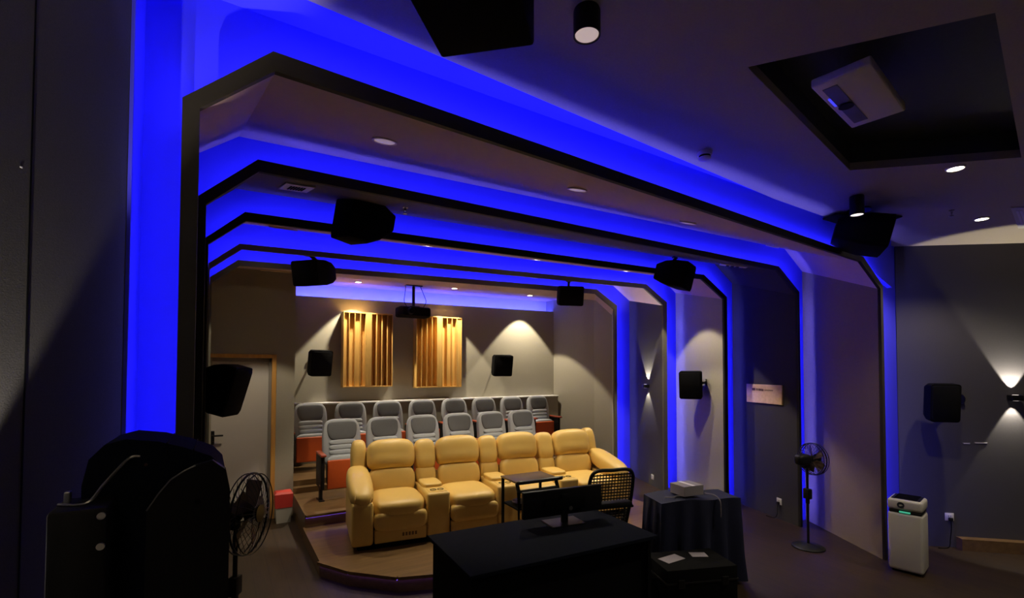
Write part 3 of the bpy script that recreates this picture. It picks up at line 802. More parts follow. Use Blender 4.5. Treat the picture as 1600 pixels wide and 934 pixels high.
for i, x in enumerate((0.42, 2.35, 4.2)):  # unseen downlights added to light the door wall and sofa
    q = Vector((x, 6.30, soffit_z(3, x, 6.30))); t = disc('downlight', '%s added unseen downlight from the left behind the fourth portal' % ORD[i], q, 0.062, 'lamp_lit', 'lit downlights', sec=3); LIT.append((q, t))
for i, p in enumerate([(560, 440), (710, 450), (828, 461)]):
    q = on_r(*p); t = disc('downlight', '%s lit downlight from the left in front of the rear wall' % ORD[i], q, 0.062, 'lamp_lit', 'lit downlights'); LIT.append((q, t))
for i, (p, lab) in enumerate([((1493, 262), 'brighter lit downlight below the dark ceiling recess'), ((1534, 341), 'lit downlight close to the front right wall')]):
    q = on_f(*p); t = disc('downlight', lab, q, 0.062, 'lamp_lit', 'lit downlights'); LIT.append((q, t))
for i, (x, y) in enumerate([(1.6, -1.6), (5.6, -1.6)]):  # unseen fill lamps added to brighten the front ceiling and left wall
    q = Vector((x, y, zf(x))); t = disc('downlight', ['added fill downlight behind the viewer on the left', 'added fill downlight behind the viewer on the right'][i], q, 0.062, 'lamp_lit', 'lit downlights'); LIT.append((q, t))
# surface mounted can lights
def can(label, px, r, h, lens):
    q = on_f(*px, dz=h)
    t = thing('surface_downlight', label, 'ceiling light', (q.x, q.y, zf(q.x)), 0, 'black surface downlights')
    b = nb(); lathe(b, [(r*0.95, 0), (r, -0.01), (r, -h), (r*0.90, -h), (r*0.86, -h+0.012), (r*0.5, -h+0.012)], 28); obj('housing', b, 'black_plastic', t, True)
    b = nb(); lathe(b, [(r*0.86, -h+0.013), (r*0.86, -h+0.004), (r*0.4, -h+0.002)], 28); obj('lens', b, lens, t, True)
    return q, t
can('black cylinder downlight on the front ceiling beside the hung black box', (917, 56), 0.062, 0.12, 'glow_faint')
can('black cylinder downlight in front of the wide ceiling loudspeaker at right', (1339, 336), 0.056, 0.17, 'lamp_dim')
# smoke detector
q = on_f(1101, 238)
t = thing('smoke_detector', 'round white smoke detector on the front ceiling above the blue header', 'smoke detector', (q.x, q.y, zf(q.x)))
b = nb(); lathe(b, [(0.052, 0), (0.054, -0.012), (0.050, -0.024), (0.044, -0.026)], 28); obj('base', b, 'pale_disc', t, True)
b = nb(); lathe(b, [(0.040, -0.026), (0.040, -0.034), (0.036, -0.040)], 28); obj('vent_band', b, 'black_matt', t, True)
b = nb(); lathe(b, [(0.043, -0.040), (0.041, -0.052), (0.030, -0.060), (0.01, -0.062)], 28); obj('cap', b, 'pale_disc', t, True)
# sprinklers
def sprinkler(label, q):
    t = thing('sprinkler', label, 'sprinkler', q, 0, 'ceiling sprinklers')
    b = nb(); lathe(b, [(0.022, 0), (0.022, -0.004), (0.010, -0.006), (0.008, -0.03)], 16); obj('body', b, 'chrome', t, True)
    b = nb(); tube(b, [(0.010, 0, -0.025), (0.013, 0, -0.04), (0, 0, -0.052)], 0.002, 6); tube(b, [(-0.010, 0, -0.025), (-0.013, 0, -0.04), (0, 0, -0.052)], 0.002, 6); obj('frame', b, 'chrome', t, True)
    b = nb(); lathe(b, [(0.017, -0.053), (0.018, -0.056)], 16); obj('deflector', b, 'chrome', t, True)
sprinkler('small chrome sprinkler on the dark ceiling right of the tilted loudspeaker', on_s(1, 633, 324))
sprinkler('tiny sprinkler on the front ceiling left of the downlight near the right wall', on_f(1487, 328))
# air vents
def vent(label, corners, z, m, bars=6, group='ceiling vents', dark='black_matt', inner=(0.22, 0.78, 0.25, 0.75)):
    A, B, C, D = corners       # four points on the ceiling
    cen = (A+B+C+D)/4
    t = thing('air_vent', label, 'air vent', cen)
    L = [p-cen for p in corners]
    def mix(u, v): return (L[0]*(1-u)+L[1]*u)*(1-v)+(L[3]*(1-u)+L[2]*u)*v
    b = nb(); hexa(b, [p+Vector((0, 0, -0.012)) for p in L], L); obj('plate', b, m, t)
    u0, u1, v0, v1 = inner
    for i in range(bars):
        a, e = u0+(u1-u0)*(i+0.12)/bars, u0+(u1-u0)*(i+0.72)/bars
        b = nb(); hexa(b, [mix(a, v0)+Vector((0, 0, -0.0165)), mix(e, v0)+Vector((0, 0, -0.0165)), mix(e, v1)+Vector((0, 0, -0.0165)), mix(a, v1)+Vector((0, 0, -0.0165))],
                       [mix(a, v0)+Vector((0, 0, -0.0118)), mix(e, v0)+Vector((0, 0, -0.0118)), mix(e, v1)+Vector((0, 0, -0.0118)), mix(a, v1)+Vector((0, 0, -0.0118))])
        obj('slot', b, dark, t)
    if group: t['group'] = group
    return t
C4 = [on_s(1, *p) for p in [(447, 284), (493, 291), (479, 299), (435, 293)]]
vent('pale grey slotted air vent on the dark ceiling behind the second portal', C4, None, 'vent_grey')
C4 = [on_s(1, *p) for p in [(1126, 411), (1168, 416.5), (1164, 418), (1124, 413)]]
vent('narrow pale air vent at the right end of the dark ceiling behind the second portal', C4, None, 'vent_grey', 3)
C4 = [Vector((x, y, soffit_z(4, x, y)-0.002)) for x, y in [(0.40, 7.10), (1.00, 7.10), (1.00, 7.32), (0.40, 7.32)]]
vent('long beige air vent over the door wall at the rear left', C4, None, 'vent_beige', 0)
C4 = [on_r(*p) for p in [(838, 456), (870, 458), (870, 461.5), (838, 459.5)]]
vent('small beige air vent at the rear right ceiling behind the boxy loudspeaker', C4, None, 'vent_beige', 0)
C4 = [on_f(*p) for p in [(1579, 323), (1640, 322), (1652, 354), (1591, 355)]]
vent('white slatted air vent at the right edge of the front ceiling', C4, None, 'white_plastic', 8, 'ceiling vents', 'vent_grey', (0.1, 0.9, 0.12, 0.88))

# small projector in the dark recess
q0, q1, q2 = on_f(1268, 133), on_f(1360, 93), on_f(1330, 201)
cenp = (on_f(1268, 133)+on_f(1360, 93)+on_f(1416, 173)+on_f(1330, 201))/4
ax = ((on_f(1330, 201)-q0)+(on_f(1416, 173)-q1))/2; ay = ((q1-q0)+(on_f(1416, 173)-on_f(1330, 201)))/2
t = thing('projector', 'white ceiling projector with a dark lens slot in the black recess', 'projector', (cenp.x, cenp.y, zf(cenp.x)-0.01), math.atan2(ax.y, ax.x))
La, Lb = ax.length, ay.length
b = nb(); box(b, (-La/2, -Lb/2, 0), (La/2, Lb/2, 0.05), 0.010, 3); obj('casing', b, 'projector_white', t, True)
b = nb(); box(b, (-La*0.40, Lb*(-0.38 if ay.dot(Vector((-ax.y, ax.x, 0))) > 0 else 0.12), -0.003), (La*0.40, Lb*(-0.12 if ay.dot(Vector((-ax.y, ax.x, 0))) > 0 else 0.38), 0.004), 0.002)
ls = obj('lens_slot', b, 'steel', t)
s_ = -1 if ay.dot(Vector((-ax.y, ax.x, 0))) > 0 else 1
b = nb(); lathe(b, [(0.035, -0.004), (0.04, -0.010), (0.03, -0.010)], 20, Matrix.Translation((0, s_*Lb*0.25, 0))); obj('lens', b, 'black_plastic', ls, True)
b = nb(); box(b, (-La*0.22, s_*Lb*0.40-0.006, -0.004), (-La*0.05, s_*Lb*0.40+0.006, 0.002), 0.001); obj('indicator', b, 'blue_led', t)
b = nb(); cyl(b, (0, 0, 0.045), (0, 0, 0.21), 0.03); obj('mount', b, 'black_metal', t, True)

# hanging projector by the rear wall
pc = at(646, 488, Y=on_r(646, 449).y-0.22)
t = thing('projector', 'black projector hanging on a pole between the slatted panels', 'projector', (pc.x, pc.y, pc.z))
b = nb(); loft(b, [rrect(0.52, 0.15, -0.19, 0.03), rrect(0.60, 0.19, -0.10, 0.04), rrect(0.60, 0.19, 0.14, 0.04), rrect(0.52, 0.15, 0.20, 0.03)]); obj('casing', b, 'black_matt', t, True)
b = nb(); cyl(b, (-0.12, -0.18, 0), (-0.12, -0.27, 0), 0.065, 0.055); ln = obj('lens', b, 'black_metal', t, True)
b = nb(); cyl(b, (-0.12, -0.27, 0), (-0.12, -0.274, 0), 0.045); obj('glass', b, 'dark_navy', ln, True)
zc = zr(pc.x)-pc.z
b = nb(); cyl(b, (0, 0, 0.08), (0, 0, zc), 0.028); obj('pole', b, 'black_metal', t, True)
b = nb(); box(b, (-0.16, -0.05, zc-0.02), (0.16, 0.05, zc), 0.004); obj('ceiling_plate', b, 'black_metal', t)
b = nb(); box(b, (-0.09, -0.09, 0.085), (0.09, 0.09, 0.11), 0.005); obj('mount', b, 'black_metal', t)
for pts in ([(-0.15, 0, zc-0.01), (-0.16, 0.01, zc*0.7), (-0.17, 0.02, 0.2), (-0.1, 0.05, 0.09)], [(0.13, 0, zc-0.01), (0.20, 0.02, zc*0.72), (0.26, 0.04, 0.22), (0.2, 0.05, 0.09)]):
    b = nb(); tube(b, bez(pts), 0.006, 6); obj('cable', b, 'black_matt', t, True)

# ------------------------------------------------------------------ wall fittings
def sconce(label, p, n, e):
    """up and down wall light: p on the wall, n into the room"""
    n = Vector(n).normalized(); rz = math.atan2(n.y, n.x)+R(90)
    t = thing('wall_sconce', label, 'wall light', p, rz, 'up and down wall lights')
    b = nb(); box(b, (-0.055, -0.10, -0.032), (0.055, -0.02, 0.032), 0.006, 2); obj('housing', b, 'black_metal', t, True)
    b = nb(); box(b, (-0.045, -0.02, -0.028), (0.045, 0, 0.028), 0.003, 2); obj('back_plate', b, 'black_metal', t, True)
    for s in (1, -1):
        b = nb(); cyl(b, (0, -0.06, s*0.0315), (0, -0.06, s*0.034), 0.026, n=20); obj('lens', b, 'lamp_dim', t, True)
        lp = Vector(p)+n*0.06+Vector((0, 0, s*0.045))
        spot('sconce_lamp', lp, lp+Vector((0, 0, s))-n*0.10, e*(1.6 if s > 0 else 0.6), 62, 0.25, (1, 0.90, 0.72), 0.012, t)
sc1, n1_ = on_rw(3, 1013, 603)
sconce('small up and down sconce on the grey right wall near the sofa end', sc1, n1_, 38)
sc2 = on_wall(1580, 621, WR0, WR1)
sconce('up and down sconce on the dark front right wall', sc2, nR, 62)
sconce('added fill sconce on the right wall behind the viewer', Vector(WR0+(sc2.z,))+dR*3.2, nR, 420)  # unseen sconce added to wash the front ceiling
sconce('added fill sconce on the left wall behind the viewer', (-1.30, -1.2, sc2.z), (1, 0, 0), 420)  # its added counterpart, also there for warm light on the ceiling
sconce('up and down sconce on the dark left wall just out of view', Vector(WL0+(1.32,))+dirL*0.74, nL, 110)
def outlet(label, p, n, plug=False):
    n = Vector(n).normalized(); rz = math.atan2(n.y, n.x)+R(90)
    t = thing('wall_outlet', label, 'socket', p, rz, 'wall sockets')
    b = nb(); box(b, (-0.045, -0.009, -0.045), (0.045, 0, 0.045), 0.006, 2); obj('plate', b, 'white_plastic', t, True)
    b = nb(); box(b, (-0.03, -0.011, -0.03), (0.03, -0.0085, 0.03), 0.003, 2); obj('insert', b, 'white_plastic', t, True)
    b = nb()
    for x in (-0.010, 0.010): box(b, (x-0.003, -0.0116, 0.004), (x+0.003, -0.0108, 0.016))
    obj('slots', b, 'black_matt', t)
    if plug:
        b = nb(); box(b, (-0.018, -0.045, -0.042), (0.018, -0.010, -0.004), 0.006, 2); obj('plug', b, 'black_plastic', t, True)
        b = nb(); tube(b, bez([(0, -0.03, -0.04), (0.0, -0.035, -0.12), (-0.01, -0.03, -p[2]*0.7), (-0.04, -0.05, -p[2]+0.012), (-0.16, -0.08, -p[2]+0.006)]), 0.005, 6); obj('cord', b, 'black_matt', t, True)
o1_, n_ = on_rw(1, 1218, 783); outlet('white socket with a black plug on the black right wall', o1_, n_, True)
o2_, n_ = on_rw(3, 1020, 745); outlet('white socket on the grey right wall beyond the sofa', o2_, n_)
o3_ = on_wall(1483, 807, WR0, WR1); outlet('white socket with a black plug beside the air purifier', o3_, nR, True)
# two pale slots on the front right wall
for i, (a, c_) in enumerate((((1504, 692.5), (1516, 692.5)), ((1522, 692), (1543, 691.5)))):
    pa, pb = on_wall(*a, WR0, WR1), on_wall(*c_, WR0, WR1)
    L_ = (pb-pa).length; pm = (pa+pb)/2
    t = thing('wall_slot', ['shorter pale slot plate low on the dark front right wall', 'longer pale slot plate low on the dark front right wall'][i], 'wall plate', pm, math.atan2(nR.y, nR.x)+R(90), 'pale wall slots')
    b = nb(); box(b, (-L_/2, -0.006, -0.011), (L_/2, 0, 0.011), 0.003); obj('plate', b, 'steel', t, True)
    b = nb(); box(b, (-L_/2+0.006, -0.0075, -0.004), (L_/2-0.006, -0.0055, 0.004), 0.001); obj('insert', b, 'vent_grey', t)
# plaque
pa, n_ = on_rw(1, 1168.5, 627.5); pt_ = on_rw(1, 1168.5, 599.5)[0]; pb = on_rw(1, 1224, 631)[0]
t = thing('wall_plaque', 'wooden plaque with a small brown inscription on the black right wall', 'plaque', pa, math.atan2(n_.y, n_.x)+R(90))
Wp, Hp = Vector((pb.x-pa.x, pb.y-pa.y)).length, pt_.z-pa.z
b = nb(); box(b, (0, -0.022, 0), (Wp, 0, Hp), 0.004); obj('board', b, 'plaque_wood', t)
def ptxt(u0, u1, v0, v1, m, nm):
    bb = nb(); box(bb, (Wp*u0, -0.0245, Hp*(1-v1)), (Wp*u1, -0.0215, Hp*(1-v0))); obj(nm, bb, m, t)
ptxt(0.175, 0.265, 0.20, 0.34, 'ink_brown', 'emblem')
for i in range(5): ptxt(0.285+i*0.046, 0.320+i*0.046, 0.215+0.006*i, 0.33+0.006*i, 'ink_brown' if i > 1 else 'ink_tan', 'letter')
for i in range(7): ptxt(0.535+i*0.034, 0.557+i*0.034, 0.26, 0.32, 'ink_tan', 'letter')

# ------------------------------------------------------------------ air purifier
pq = at(1420, 890, Z=0)
t = thing('air_purifier', 'tall white air purifier with a black top at the right wall', 'air purifier', (pq.x, pq.y, 0), R(-80))
PW, PD = 0.285, 0.30
H = 0.0
zt_ = at(1405, 778, D=(pq-Vector((0, 0, CAM_H))).dot(FW)).z
b = nb(); box(b, (-PW/2, -PD/2, 0.02), (PW/2, PD/2, zt_-0.135), 0.03, 3); obj('body', b, 'white_plastic', t, True)
b = nb(); box(b, (-PW/2+0.03, -PD/2+0.03, 0), (PW/2-0.03, PD/2-0.03, 0.03)); obj('foot', b, 'black_matt', t)
b = nb(); box(b, (-PW/2+0.008, -PD/2+0.008, zt_-0.145), (PW/2-0.008, PD/2-0.008, zt_-0.105), 0.02, 3); bd = obj('band', b, 'black_plastic', t, True)
b = nb(); box(b, (-0.045, -PD/2+0.004, zt_-0.133), (0.045, -PD/2+0.012, zt_-0.117), 0.003); obj('display', b, 'green_led', bd)
b = nb(); box(b, (-PW/2, -PD/2, zt_-0.11), (PW/2, PD/2, zt_), 0.028, 3); up = obj('upper_ring', b, 'white_plastic', t, True)
b = nb(); box(b, (-PW/2+0.025, -PD/2+0.025, zt_-0.01), (PW/2-0.025, PD/2-0.025, zt_+0.002), 0.002); tp = obj('top_panel', b, 'black_plastic', t)
for i in range(9):
    b = nb(); y = -PD/2+0.05+i*0.028; box(b, (-PW/2+0.05, y, zt_+0.001), (PW/2-0.05, y+0.012, zt_+0.005)); obj('slat', b, 'black_matt', tp)
b = nb(); cyl(b, (-0.03, -PD/2-0.003, zt_-0.055), (-0.03, -PD/2+0.01, zt_-0.055), 0.030, n=28); lg = obj('emblem', b, 'navy_logo', up, True)
b = nb(); box(b, (-0.042, -PD/2-0.0045, zt_-0.066), (-0.030, -PD/2-0.002, zt_-0.050), 0.001); prism(b, [(-0.030, zt_-0.066), (-0.012, zt_-0.056), (-0.030, zt_-0.046)], 'Y', -PD/2-0.0045, -PD/2-0.002); obj('emblem_mark', b, 'white_plastic', lg)

# ------------------------------------------------------------------ fans
def fan(label, base, zc, r, yaw, rb=0.17, tilt=0.0):
    t = thing('stand_fan', label, 'fan', base, yaw, 'stand fans')
    b = nb(); lathe(b, [(rb, 0), (rb, 0.012), (rb*0.9, 0.025), (0.05, 0.04), (0.03, 0.05)], 32); obj('base', b, 'black_plastic', t, True)
    b = nb(); cyl(b, (0, 0, 0.04), (0, 0, zc-0.08), 0.014, n=12); cyl(b, (0, 0, zc*0.5), (0, 0, zc*0.5+0.06), 0.022, n=12); obj('pole', b, 'black_metal', t, True)
    b = nb(); puff(b, (0, 0.06, zc), (0.12, 0.20, 0.13), 3); box(b, (-0.03, -0.02, zc-0.10), (0.03, 0.06, zc-0.04), 0.01); obj('motor', b, 'black_plastic', t, True)
    hd = t
    b = nb()
    for yy, rr in ((-0.12, r), (-0.05, r), (-0.085, r*1.015)):
        tube(b, [(rr*math.cos(a), yy, zc+rr*math.sin(a)) for a in [2*math.pi*k/40 for k in range(41)]], 0.007 if rr > r else 0.004, 6)
    for k in range(28):
        a = 2*math.pi*k/28
        cx_, cz_ = math.cos(a), math.sin(a)
        tube(b, [(0.05*cx_, -0.145, zc+0.05*cz_), (r*0.6*cx_, -0.14, zc+r*0.6*cz_), (r*cx_, -0.10, zc+r*cz_)], 0.0018, 4)
        tube(b, [(0.05*cx_, -0.03, zc+0.05*cz_), (r*0.6*cx_, -0.03, zc+r*0.6*cz_), (r*cx_, -0.06, zc+r*cz_)], 0.0018, 4)
    cg = obj('cage', b, 'black_metal', t, True)
    b = nb(); cyl(b, (0, -0.15, zc), (0, -0.142, zc), 0.055, n=24); obj('cage_cap', b, 'black_metal', cg, True)
    b = nb(); cyl(b, (0, -0.12, zc), (0, -0.06, zc), 0.035, n=16); hb = obj('hub', b, 'black_plastic', t, True)
    for k in range(5):
        b = nb(); pts = []
        a0 = 2*math.pi*k/5
        A, B = [], []
        for s, wd in ((0.03, 0.25), (r*0.5, 0.42), (r*0.88, 0.30)):
            for sg in (-1, 1):
                a = a0+sg*wd; A.append((s*math.cos(a), -0.085+sg*0.02, zc+s*math.sin(a)))
        vs = [b.verts.new(p) for p in A]
        b.faces.new((vs[0], vs[1], vs[3], vs[2])); b.faces.new((vs[2], vs[3], vs[5], vs[4]))
        g = bmesh.ops.extrude_face_region(b, geom=b.faces[:])
        for v in [x for x in g['geom'] if isinstance(x, bmesh.types.BMVert)]: v.co.y += 0.004
        obj('blade', b, 'board_brown', hb, True)
    b = nb(); box(b, (-0.04, -0.03, zc*0.55), (0.04, 0.03, zc*0.55+0.12), 0.012, 2); obj('switch_box', b, 'black_plastic', t, True)
pf = at(383, 800, D=3.05)
fan('black stand fan on the left in front of the door', (pf.x-0.05, pf.y, 0), pf.z, 0.245, R(62))
pf2 = at(1263, 855, Z=0); zf2 = at(1263, 718, D=(pf2-Vector((0, 0, CAM_H))).dot(FW)).z
fan('black stand fan with a round base at the right wall', (pf2.x, pf2.y, 0), zf2, 0.18, R(75), 0.17)

# ------------------------------------------------------------------ waste bin
pb_ = at(443, 817, Z=0)
t = thing('waste_bin', 'red and pale grey waste bin at the door corner', 'bin', (pb_.x, pb_.y+0.08, 0))
hb_ = at(443, 769, Y=pb_.y).z
b = nb(); loft(b, [[(x*0.085, y*0.075, 0) for x, y in ((-1, -1), (1, -1), (1, 1), (-1, 1))], [(x*0.10, y*0.09, hb_*0.52) for x, y in ((-1, -1), (1, -1), (1, 1), (-1, 1))]]); obj('body', b, 'bin_grey', t)
b = nb(); loft(b, [[(x*0.104, y*0.094, hb_*0.50) for x, y in ((-1, -1), (1, -1), (1, 1), (-1, 1))], [(x*0.112, y*0.10, hb_*0.94) for x, y in ((-1, -1), (1, -1), (1, 1), (-1, 1))], [(x*0.09, y*0.08, hb_) for x, y in ((-1, -1), (1, -1), (1, 1), (-1, 1))]]); obj('lid', b, 'bin_red', t)

# ------------------------------------------------------------------ tray table by the sofa
tz = 0.74
P0, P1, P2, P3 = at(780, 742, Z=tz+0.15), at(838, 735.5, Z=tz+0.15), at(871, 746, Z=tz+0.15), at(818, 753, Z=tz+0.15)
cT = (P0+P1+P2+P3)/4
ang = math.atan2((P2-P3).y+(P1-P0).y, (P2-P3).x+(P1-P0).x)
t = thing('tray_table', 'small black framed tray table with a brown top in front of the sofa', 'table', (cT.x, cT.y, 0.15), ang)
TW = 0.52; TD = 0.36
b = nb(); box(b, (-TW/2, -TD/2, tz-0.02), (TW/2, TD/2, tz), 0.006, 2); obj('top', b, 'board_brown', t, True)
for x in (-TW/2+0.02, TW/2-0.02):
    b = nb(); tube(b, [(x, -TD/2+0.02, tz-0.02), (x, -TD/2-0.02, tz-0.10), (x, -TD/2-0.02, 0.0)], 0.021); tube(b, [(x, TD/2-0.02, tz-0.02), (x, TD/2-0.02, 0.0)], 0.018); obj('leg', b, 'black_metal', t, True)
b = nb(); tube(b, [(-TW/2+0.02, -TD/2-0.02, tz-0.10), (TW/2-0.02, -TD/2-0.02, tz-0.10)], 0.018); obj('crossbar', b, 'black_metal', t, True)
b = nb(); tube(b, bez([(-TW/2+0.02, -TD/2, tz-0.01), (-TW/2+0.03, -TD/2-0.07, tz+0.005), (TW/2-0.03, -TD/2-0.07, tz+0.005), (TW/2-0.02, -TD/2, tz-0.01)]), 0.020); obj('handle', b, 'black_metal', t, True)
SZ = 0.46
b = nb(); box(b, (-TW/2+0.02, -TD/2, SZ-0.018), (TW/2-0.02, TD/2-0.02, SZ), 0.004); obj('shelf', b, 'black_matt', t)
tray = t

# ------------------------------------------------------------------ operator's desk
DZ = 0.74
dA, dB = at(668, 836, Z=DZ), at(1010, 800, Z=DZ)
t = thing('control_desk', 'long black control desk in front of the yellow sofa', 'desk', (dA.x, dA.y, 0), R(-3))
DW, DDp = 1.62, 0.86
b = nb(); box(b, (0, -DDp, DZ-0.03), (DW, 0, DZ), 0.006, 2); obj('top', b, 'dark_navy', t, True)
for x in (0.03, DW-0.06):
    b = nb(); box(b, (x, -DDp+0.05, 0), (x+0.03, -0.05, DZ-0.03)); obj('side_panel', b, 'black_matt', t)
b = nb(); box(b, (0.06, -DDp+0.08, 0.12), (DW-0.06, -DDp+0.10, DZ-0.03)); obj('front_panel', b, 'black_matt', t)
# monitor seen from behind
yM = dA.y-0.30
mA, mB, mC = at(821, 771, Y=yM), at(942, 757, Y=yM-0.08), at(824, 850, Y=yM)
t = thing('monitor', 'wide black monitor standing on the control desk, seen from behind', 'monitor', ((mA.x+mB.x)/2, yM, DZ), math.atan2(-0.10, mB.x-mA.x))
Wm = (mB-mA).length; zt2 = (mA.z+mB.z)/2-DZ
b = nb(); box(b, (-Wm/2, -0.02, 0.07), (Wm/2, 0.02, zt2), 0.008, 2); obj('panel', b, 'black_plastic', t, True)
b = nb(); box(b, (-Wm/2+0.015, 0.019, 0.085), (Wm/2-0.015, 0.023, zt2-0.015)); obj('screen', b, 'black_matt', t)
b = nb(); box(b, (-0.20, -0.05, 0.12), (0.20, -0.015, zt2*0.75), 0.015, 2); bkp = obj('rear_housing', b, 'black_matt', t, True)
b = nb(); cyl(b, (0.05, -0.05, 0.13), (0.05, -0.053, 0.13), 0.018, n=16); obj('emblem', b, 'steel', bkp)
b = nb(); box(b, (-0.03, -0.04, 0.01), (0.03, -0.01, 0.25), 0.005); obj('stand', b, 'black_metal', t)
b = nb(); box(b, (-0.16, -0.12, 0), (0.16, 0.10, 0.012), 0.005); obj('foot', b, 'black_metal', t)
# crumpled cloth on the shelf of the tray table
b = nb()
for k in range(3):
    puff(b, (-0.12+k*0.12, 0.01*(k-1), 0.030), (0.17, 0.15, 0.045+0.004*k), 2.6, None, 6)
o = obj('crumpled_cloth', b, 'paper', None, True); o.location = (tray.location.x-0.0, tray.location.y, 0.15+SZ+0.001); o.rotation_euler = (0, 0, tray.rotation_euler.z)
tag(o, 'pale crumpled cloth on the shelf of the tray table', 'cloth')
# office chair
pc_ = at(974, 741, Z=1.08)
t = thing('office_chair', 'black mesh back office chair at the control desk', 'office chair', (pc_.x+0.05, pc_.y+0.24, 0), R(-14))
def arch_pts(w0, w1, z0, z1, y0, y1):
    return bez([(-w0, y0, z0), (-w1, (y0+y1)/2, (z0*0.4+z1*0.6)), (-w1*0.86, y1, z1*0.985), (0, y1+0.01, z1), (w1*0.86, y1, z1*0.985), (w1, (y0+y1)/2, (z0*0.4+z1*0.6)), (w0, y0, z0)])
b = nb(); tube(b, arch_pts(0.19, 0.235, 0.54, 1.08, 0.02, -0.06), 0.018); obj('back_frame', b, 'black_plastic', t, True)
b = nb()
for z in [0.58+0.03*k for k in range(16)]:
    f = (z-0.54)/0.54; hw = 0.19+0.045*min(1, f*1.7) - (0.0 if f < 0.86 else (f-0.86)*0.35)
    y = 0.02-0.08*f
    box(b, (-hw, y-0.002, z), (hw, y+0.002, z+0.013))
for x in [-0.195+0.0325*k for k in range(13)]:
    hexa(b, [(x-0.004, 0.012, 0.54), (x+0.004, 0.012, 0.54), (x+0.004, 0.016, 0.54), (x-0.004, 0.016, 0.54)], [(x-0.004, -0.06, 1.05), (x+0.004, -0.06, 1.05), (x+0.004, -0.056, 1.05), (x-0.004, -0.056, 1.05)])
m_o = obj('mesh_back', b, 'mesh_back', t); m_o['kind'] = 'stuff'
b = nb(); box(b, (-0.20, -0.10, 0.72), (0.20, 0.02, 0.78), 0.02, 2); obj('lumbar_bar', b, 'black_plastic', t, True)
b = nb(); puff(b, (0, 0.24, 0.47), (0.50, 0.48, 0.10), 4); obj('seat', b, 'black_matt', t, True)
b = nb(); cyl(b, (0, 0.22, 0.08), (0, 0.22, 0.43), 0.028); obj('gas_lift', b, 'black_metal', t, True)
for k in range(5):
    a = 2*math.pi*k/5
    b = nb(); tube(b, [(0, 0.22, 0.10), (0.30*math.cos(a), 0.22+0.30*math.sin(a), 0.07)], 0.018); lg = obj('leg', b, 'black_plastic', t, True)
    b = nb(); cyl(b, (0.30*math.cos(a)-0.015, 0.22+0.30*math.sin(a), 0.03), (0.30*math.cos(a)+0.015, 0.22+0.30*math.sin(a), 0.03), 0.03, n=14); obj('castor', b, 'black_plastic', lg, True)
for s in (-1, 1):
    b = nb(); tube(b, bez([(s*0.24, 0.22, 0.46), (s*0.29, 0.22, 0.55), (s*0.28, 0.20, 0.66)]), 0.014); ar = obj('arm', b, 'black_plastic', t, True)
    b = nb(); box(b, (s*0.28-0.04, 0.08, 0.66), (s*0.28+0.04, 0.32, 0.69), 0.012, 2); obj('arm_pad', b, 'black_plastic', ar, True)
# draped equipment table
e0, e1 = at(1006, 772, Z=0.80), at(1122, 766, Z=0.80)
ex = (e1-e0); EL = ex.length; ang = math.atan2(ex.y, ex.x)
t = thing('equipment_table', 'equipment table draped in dark navy cloth beside the office chair', 'table', (e0.x, e0.y, 0), ang)
ED = 0.36
b = nb(); n1, n2 = 26, 14
def drape_z(u, v): return 0.80+0.020*math.sin(u*7)*math.sin(v*5+1)+0.03*math.exp(-((u-EL*0.86)/0.18)**2)+0.018*math.exp(-((u-EL*0.35)/0.2)**2)
grid = [[b.verts.new((EL*i/n1, -ED*j/n2, drape_z(EL*i/n1, ED*j/n2))) for i in range(n1+1)] for j in range(n2+1)]
for j in range(n2):
    for i in range(n1): b.faces.new((grid[j][i], grid[j][i+1], grid[j+1][i+1], grid[j+1][i]))
ringv = [grid[0][i] for i in range(n1+1)]+[grid[j][n1] for j in range(1, n2+1)]+[grid[n2][i] for i in range(n1-1, -1, -1)]+[grid[j][0] for j in range(n2-1, 0, -1)]
cen = Vector((EL/2, -ED/2, 0)); prev = ringv
for lv, zz in enumerate((0.55, 0.28, 0.03)):
    cur = []
    for i, v in enumerate(ringv):
        d = Vector((v.co.x, v.co.y, 0))-cen; d = d.normalized()
        off_ = 0.015*(lv+1)*(1+math.sin(i*1.1))
        cur.append(b.verts.new((v.co.x+d.x*off_, v.co.y+d.y*off_, zz)))
    for i in range(len(ringv)):
        k = (i+1) % len(ringv); b.faces.new((prev[i], prev[k], cur[k], cur[i]))
    prev = cur
obj('drape', b, 'drape_blue', t, True)
etab = t
b = nb(); box(b, (0.03, -ED+0.03, 0.70), (EL-0.03, -0.03, 0.765), 0.004); obj('top', b, 'black_matt', t)
for x in (0.06, EL-0.06):
    for y in (-0.06, -ED+0.06):
        b = nb(); box(b, (x-0.02, y-0.02, 0), (x+0.02, y+0.02, 0.70)); obj('leg', b, 'black_metal', t)
